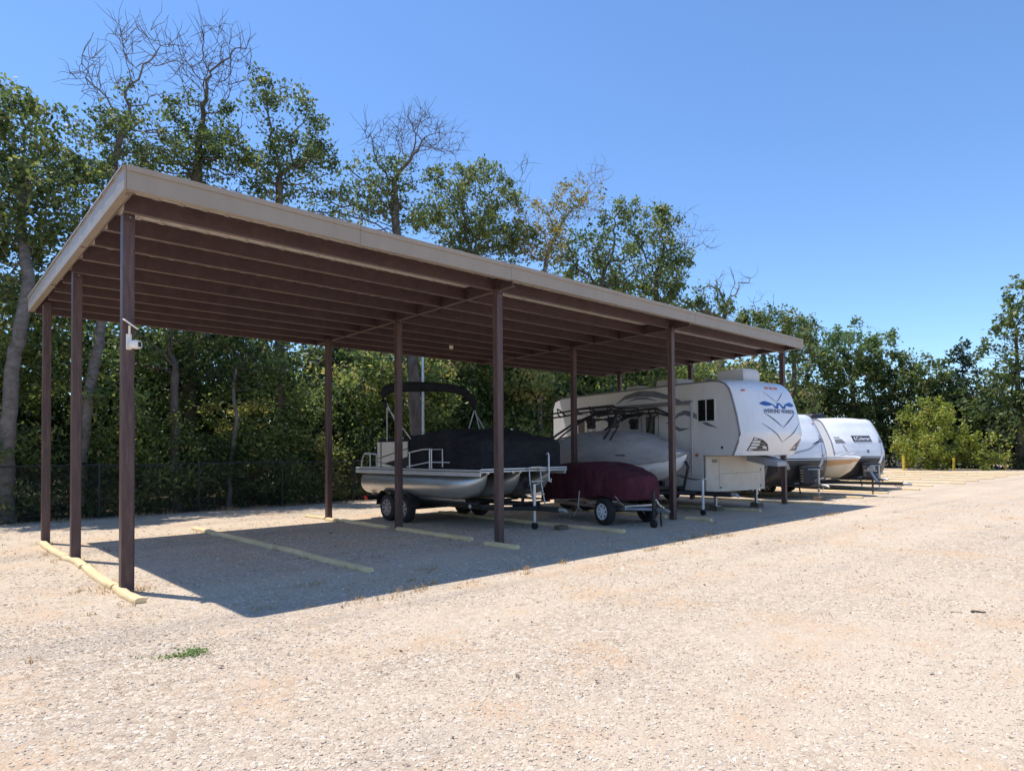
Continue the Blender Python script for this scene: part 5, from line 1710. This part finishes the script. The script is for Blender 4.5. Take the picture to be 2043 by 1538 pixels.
build_tree('oak_tree', 'drooping leafy tree above the middle of the carport roof', BL['E'], [(16.6, 14.2, 0), (16.8, 14.2, 6), (16.9, 14.2, 10.5)], .2, 26, tintbias=0.09, per=9, lsize=.10, step=.28)
build_tree('oak_tree', 'thin yellowing tree leaning to the right above the carport roof', BL['F'], [(20.1, 13, 0), (20.3, 13, 8.5), (20.8, 13, 11.2), (21.8, 13, 12.8)], .15, 27, tintbias=0.00, per=12, lsize=.10, step=.28, bark='deadwood')
build_tree('oak_tree', 'dense green oak above the third front post', BL['G'], [(25.6, 13.8, 0), (25.7, 13.8, 7), (25.9, 13.8, 11)], .25, 28, tintbias=0.02, per=12, lsize=.13, spread=.42, step=.42, dens=11)
build_tree('oak_tree', 'dense green oak with bare twigs on its right side', BL['G2'], [(30.6, 13.8, 0), (30.8, 13.8, 7), (31.0, 13.8, 11)], .25, 29, tintbias=0.06, per=12, lsize=.13, spread=.42, step=.42, dens=11)
build_tree('oak_tree', 'small leaning oak with one bare crooked limb above the far half of the roof', BL['H'], [(38.6, 14, 0), (38.5, 14, 6), (38.9, 14, 9.5), (39.6, 14, 11.6)], .34, 30, tintbias=0.00, per=11, lsize=.14, spread=.42, step=.45, dens=11, bark='barkpale')
build_tree('oak_tree', 'green tree behind the far corner of the carport roof', BL['I'], [(44.4, 13.8, 0), (44.5, 13.8, 6), (44.7, 13.8, 9.8)], .24, 31, tintbias=0.05, per=12, lsize=.15, spread=.45, step=.48, dens=9)
build_tree('oak_tree', 'green tree just right of the far corner of the carport roof', BL['I2'], [(49.6, 13.8, 0), (49.7, 13.8, 6), (49.8, 13.8, 9.0)], .24, 32, tintbias=0.03, per=12, lsize=.16, spread=.45, step=.48, dens=9)
build_tree('oak_tree', 'pale green rounded tree beyond the travel trailers', BL['J'], [(59.5, 12.8, 0), (59.3, 12.8, 5), (59.1, 12.8, 8.5)], .25, 33, per=13, lsize=.2, spread=.5, step=.55, dens=7)
build_tree('oak_tree', 'olive green tree right of the pale green one, beyond the travel trailers', BL['K'], [(60.4, 8.8, 0), (60.2, 8.8, 3), (60, 8.7, 6)], .25, 34, per=13, lsize=.2, spread=.5, step=.55, dens=7)
build_tree('cedar_tree', 'pointed dark cedar behind the lime green bush', BL['L'], [(61.2, 5.2, 0), (61.1, 5.1, 4), (61, 5, 9.6)], .22, 35, leafmat='leafcedar', per=14, lsize=.2, spread=.45, step=.5, dens=11, bark='bark')
build_tree('oak_tree', 'tall crooked oak at the right edge of the lot', BL['M'], [(58.6, 1.0, 0), (58.4, 1.0, 4), (58.2, 1.0, 8), (58.1, 1.0, 10.5)], .3, 36, per=12, lsize=.19, spread=.48, step=.52, dens=8)
build_tree('lime_bush', 'large lime green bush behind the middle yellow post', BL['N'], [(54.9, 5.8, 0), (54.8, 5.8, .8), (54.6, 5.7, 1.6)], .12, 37, per=20, lsize=.13, spread=.40, step=.40, dens=14, group='bushes at the far edge')
build_tree('lime_bush', 'small yellow green bush right of the large lime green one', BL['O'], [(55.3, 2.4, 0), (55.2, 2.4, .5), (55.1, 2.4, .9)], .07, 38, per=15, lsize=.14, spread=.36, step=.38, dens=14, group='bushes at the far edge')
build_tree('sapling', 'slender pale sapling in the thicket left of the second back post', [(6.0, 12.0, 4.4, .7, .9, 1), (5.5, 12.0, 5.2, .6, .6, 1)], [(5.35, 11.75, 0), (5.45, 11.75, 1.6), (5.6, 11.75, 2.7), (5.5, 11.8, 3.6), (5.65, 11.9, 4.6)], .07, 39, per=10, bark='barkpale')
build_tree('sapling', 'dark trunked young tree in the thicket behind the empty bay', [(3.6, 12.6, 4.9, 1.0, .9, 1), (4.4, 12.6, 5.6, .8, .8, 1)], [(3.95, 12.0, 0), (3.9, 12.0, 2.2), (3.92, 12.1, 4.2)], .15, 40, per=10)

def thicket(name, label, blobs, seed, mat, kw_size, nper):
    rng = np.random.default_rng(seed)
    Cs, Ss, Ts = [], [], []
    for (x, y, z, rx, ry, rz) in blobs:
        s = kw_size(x, y)
        n = int(nper * (rx * rz) / (s * s) * 5.0)
        # leaf clumps on the outer part of each bush
        nc = max(8, n // 60)
        d = rng.normal(size=(nc, 3))
        d /= np.linalg.norm(d, axis=1, keepdims=True)
        r = rng.uniform(.5, 1.08, (nc, 1))
        cc = np.array([x, y, z]) + d * r * np.array([rx, ry, rz])
        cs = rng.uniform(.7, 1.5, nc)
        ct = rng.normal(0, .21, nc)
        k = rng.integers(0, nc, n)
        c = cc[k] + rng.normal(0, 1, (n, 3)) * (cs[k] * s * 3.0)[:, None] * np.array([1, 1, .6])
        keep = c[:, 2] > .03
        bt = rng.normal(.02, .2)
        Cs.append(c[keep]); Ss.append(s * rng.uniform(.55, 1.35, keep.sum())); Ts.append((.46 + bt + ct[k] + rng.normal(0, .14, n))[keep])
    o = leaf_mesh(name, np.concatenate(Cs), np.concatenate(Ss), np.concatenate(Ts), rng, mat, None, up=.45)
    return tag(o, label, kind='stuff')

def lay_thickets():
    r = random.Random(77)
    front, mid, rear, end = [], [], [], []
    x = -7.0
    while x < 52:
        k = 1 + max(0, x - 18) / 40
        front.append((x, r.uniform(11.7, 12.3), r.uniform(.7, 1.3), r.uniform(1.0, 1.5) * k, .75, r.uniform(1.0, 1.6)))
        x += r.uniform(.9, 1.5) * k
    x = -8.0
    while x < 54:
        k = 1 + max(0, x - 18) / 40
        mid.append((x, r.uniform(12.3, 14.4), r.uniform(2.0, 5.0), r.uniform(.9, 1.7) * k, 1.2, r.uniform(1.0, 2.0)))
        if x > 14:
            mid.append((x + r.uniform(-.5, .5), r.uniform(13.5, 15.5), r.uniform(4.8, 7.2), r.uniform(1.2, 1.9) * k, 1.2, r.uniform(1.2, 2.0)))
        x += r.uniform(.7, 1.3) * k
    x = -12.0
    while x < 60:
        rear.append((x, r.uniform(15.5, 19.0), r.uniform(2.5, 5.8), r.uniform(1.8, 2.8), 1.8, r.uniform(1.8, 2.6)))
        x += r.uniform(.9, 1.6)
    y = 22.0
    while y > -24:
        end.append((r.uniform(58, 60), y, r.uniform(.8, 1.8), 1.3, r.uniform(1.2, 2.0), r.uniform(1.2, 2.0)))
        end.append((r.uniform(61, 64), y + r.uniform(-.8, .8), r.uniform(3.0, 5.8), 2.0, r.uniform(1.8, 2.8), r.uniform(1.6, 2.6)))
        y -= r.uniform(1.2, 2.0)
    x = -30.0
    while x < 75:
        rear.append((x, r.uniform(19, 24), r.uniform(.8, 2.6), r.uniform(1.8, 2.6), 1.5, r.uniform(1.4, 2.2)))
        x += r.uniform(.9, 1.5)
    thicket('thicket', 'dense tangle of bushes right behind the chain-link fence', front, 51, 'leafdark', lambda x, y: .062 * (1 + max(0, x - 8) / 28), 1.5)
    thicket('understory', 'young trees and vines filling the wood edge above the bushes', mid, 52, 'leafdark', lambda x, y: .075 * (1 + max(0, x - 8) / 26), 1.6)
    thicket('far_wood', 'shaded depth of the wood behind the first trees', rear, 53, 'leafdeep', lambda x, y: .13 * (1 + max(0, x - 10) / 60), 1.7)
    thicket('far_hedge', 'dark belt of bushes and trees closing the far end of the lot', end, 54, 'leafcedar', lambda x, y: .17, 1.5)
lay_thickets()

# ------------------------------------------------------------------ small growth and litter on the gravel
def blades(name, label, spots, seed, mat, kind='stuff'):
    rng = np.random.default_rng(seed)
    V, F, T = [], [], []
    for (x, y, rad_, n, h) in spots:
        for i in range(n):
            a = rng.uniform(0, 6.28); q = rad_ * math.sqrt(rng.random())
            px, py = x + q * math.cos(a) * 1.6, y + q * math.sin(a) * .8
            hh = h * rng.uniform(.4, 1.2)
            dx, dy = rng.normal(0, .6, 2) * hh
            w = rng.uniform(.002, .005)
            b = rng.uniform(0, 6.28)
            ux, uy = math.cos(b) * w, math.sin(b) * w
            k = len(V)
            V += [(px - ux, py - uy, 0), (px + ux, py + uy, 0), (px + dx * .5 + ux * .7, py + dy * .5 + uy * .7, hh * .7), (px + dx * .5 - ux * .7, py + dy * .5 - uy * .7, hh * .7), (px + dx, py + dy, hh)]
            F += [(k, k + 1, k + 2, k + 3), (k + 3, k + 2, k + 4)]
            T += [rng.random()] * 5
    me = bpy.data.meshes.new(name)
    me.from_pydata(V, [], F)
    at = me.attributes.new('tint', 'FLOAT', 'POINT')
    at.data.foreach_set('value', np.array(T, np.float32))
    me.materials.append(M[mat])
    o = bpy.data.objects.new(name, me)
    col.objects.link(o)
    return tag(o, label, kind=kind)
r = random.Random(9)
spots = [(r.uniform(.8, 16), -2.25 + r.uniform(-.25, .15), r.uniform(.05, .16), r.randint(12, 34), r.uniform(.04, .08)) for _ in range(46)]
spots += [(1.7, -1.14, .16, 60, .07), (.9, -1.9, .1, 30, .05), (3.4, -1.3, .12, 40, .06), (11.25, -1.2, .14, 40, .06), (-.3, .5, .14, 40, .06), (.15, .05, .12, 50, .07)]
spots += [(r.uniform(-3, 20), r.uniform(-6.5, 9.5), r.uniform(.04, .12), r.randint(6, 18), r.uniform(.03, .06)) for _ in range(70)]
spots += [(r.uniform(-4, 30), r.uniform(10.2, 11.0), r.uniform(.1, .3), r.randint(20, 50), r.uniform(.06, .16)) for _ in range(70)]
for _j in range(4):
    for _k in range(3):
        spots.append((XP[_j][_k] + r.uniform(-.05, .05), YP[_j][_k], .16, 34, .07))
for _x in (-.05, 2.75, 5.7, 8.6, 11.64, 17.75):
    for _ in range(9):
        spots.append((_x + r.choice((-.13, .13)), r.uniform(-.8, 6.2), r.uniform(.05, .12), r.randint(8, 22), r.uniform(.04, .08)))
blades('dry_grass', 'sparse straw coloured grass tufts on the gravel', spots, 61, 'straw')

def leaf_litter():
    rng = np.random.default_rng(17)
    n = 5200
    x = rng.uniform(-4, 26, n); y = rng.uniform(-7.5, 11.2, n)
    k = rng.random(n) < np.clip(.10 + .10 * (y + 2) / 4 + .9 * (y > 9.2), .06, 1)
    c = np.stack([x, y, rng.uniform(.004, .018, n)], 1)[k]
    o = leaf_mesh('leaf_litter', c, rng.uniform(.012, .034, len(c)), rng.random(len(c)) * .6, rng, 'litter', None, up=2.5)
    tag(o, 'scattered dry brown leaves and bits on the gravel', kind='stuff')
leaf_litter()

def build_weed():
    rng = np.random.default_rng(4)
    n = 230
    c = np.concatenate([rng.normal(0, 1, (n, 3)) * np.array([.055, .05, .012]) + np.array([.07, .03, .02]), rng.normal(0, 1, (n // 2, 3)) * np.array([.085, .03, .008]) + np.array([-.07, -.03, .012])])
    c[:, 2] = np.abs(c[:, 2])
    o = leaf_mesh('weed', c, np.full(len(c), .013) * rng.uniform(.6, 1.4, len(c)), rng.random(len(c)), rng, 'weed', None, up=1.0)
    o.location = (-.26, -3.03, 0)
    o.rotation_euler = (0, 0, -.6)
    tag(o, 'small green weed growing flat on the gravel in front of the near post', kind='stuff')
build_weed()

def bark_piece(loc, rz, L, w, label, seed):
    rr = random.Random(seed)
    rings = []
    for i in range(7):
        t = i / 6
        k = w * (.55 + .45 * math.sin(math.pi * min(1, t + .15))) * rr.uniform(.75, 1.2)
        rings.append([((t - .5) * L, math.cos(a) * k + .02 * math.sin(t * 5), max(.0, .5 * w + math.sin(a) * k * .45)) for a in [2 * math.pi * q / 7 for q in range(7)]])
    o = MB().loft(rings).build('bark_piece', 'bark', None, 40)
    o.location = loc
    o.rotation_euler = (0, 0, rz)
    tag(o, label, 'bark')
bark_piece((5.93, -7.17, 0), -.75, .13, .022, 'dark lump of bark on the gravel at the right', 1)
bark_piece((5.78, -7.02, 0), -.72, .11, .007, 'thin dark twig beside the bark lump on the right', 2)
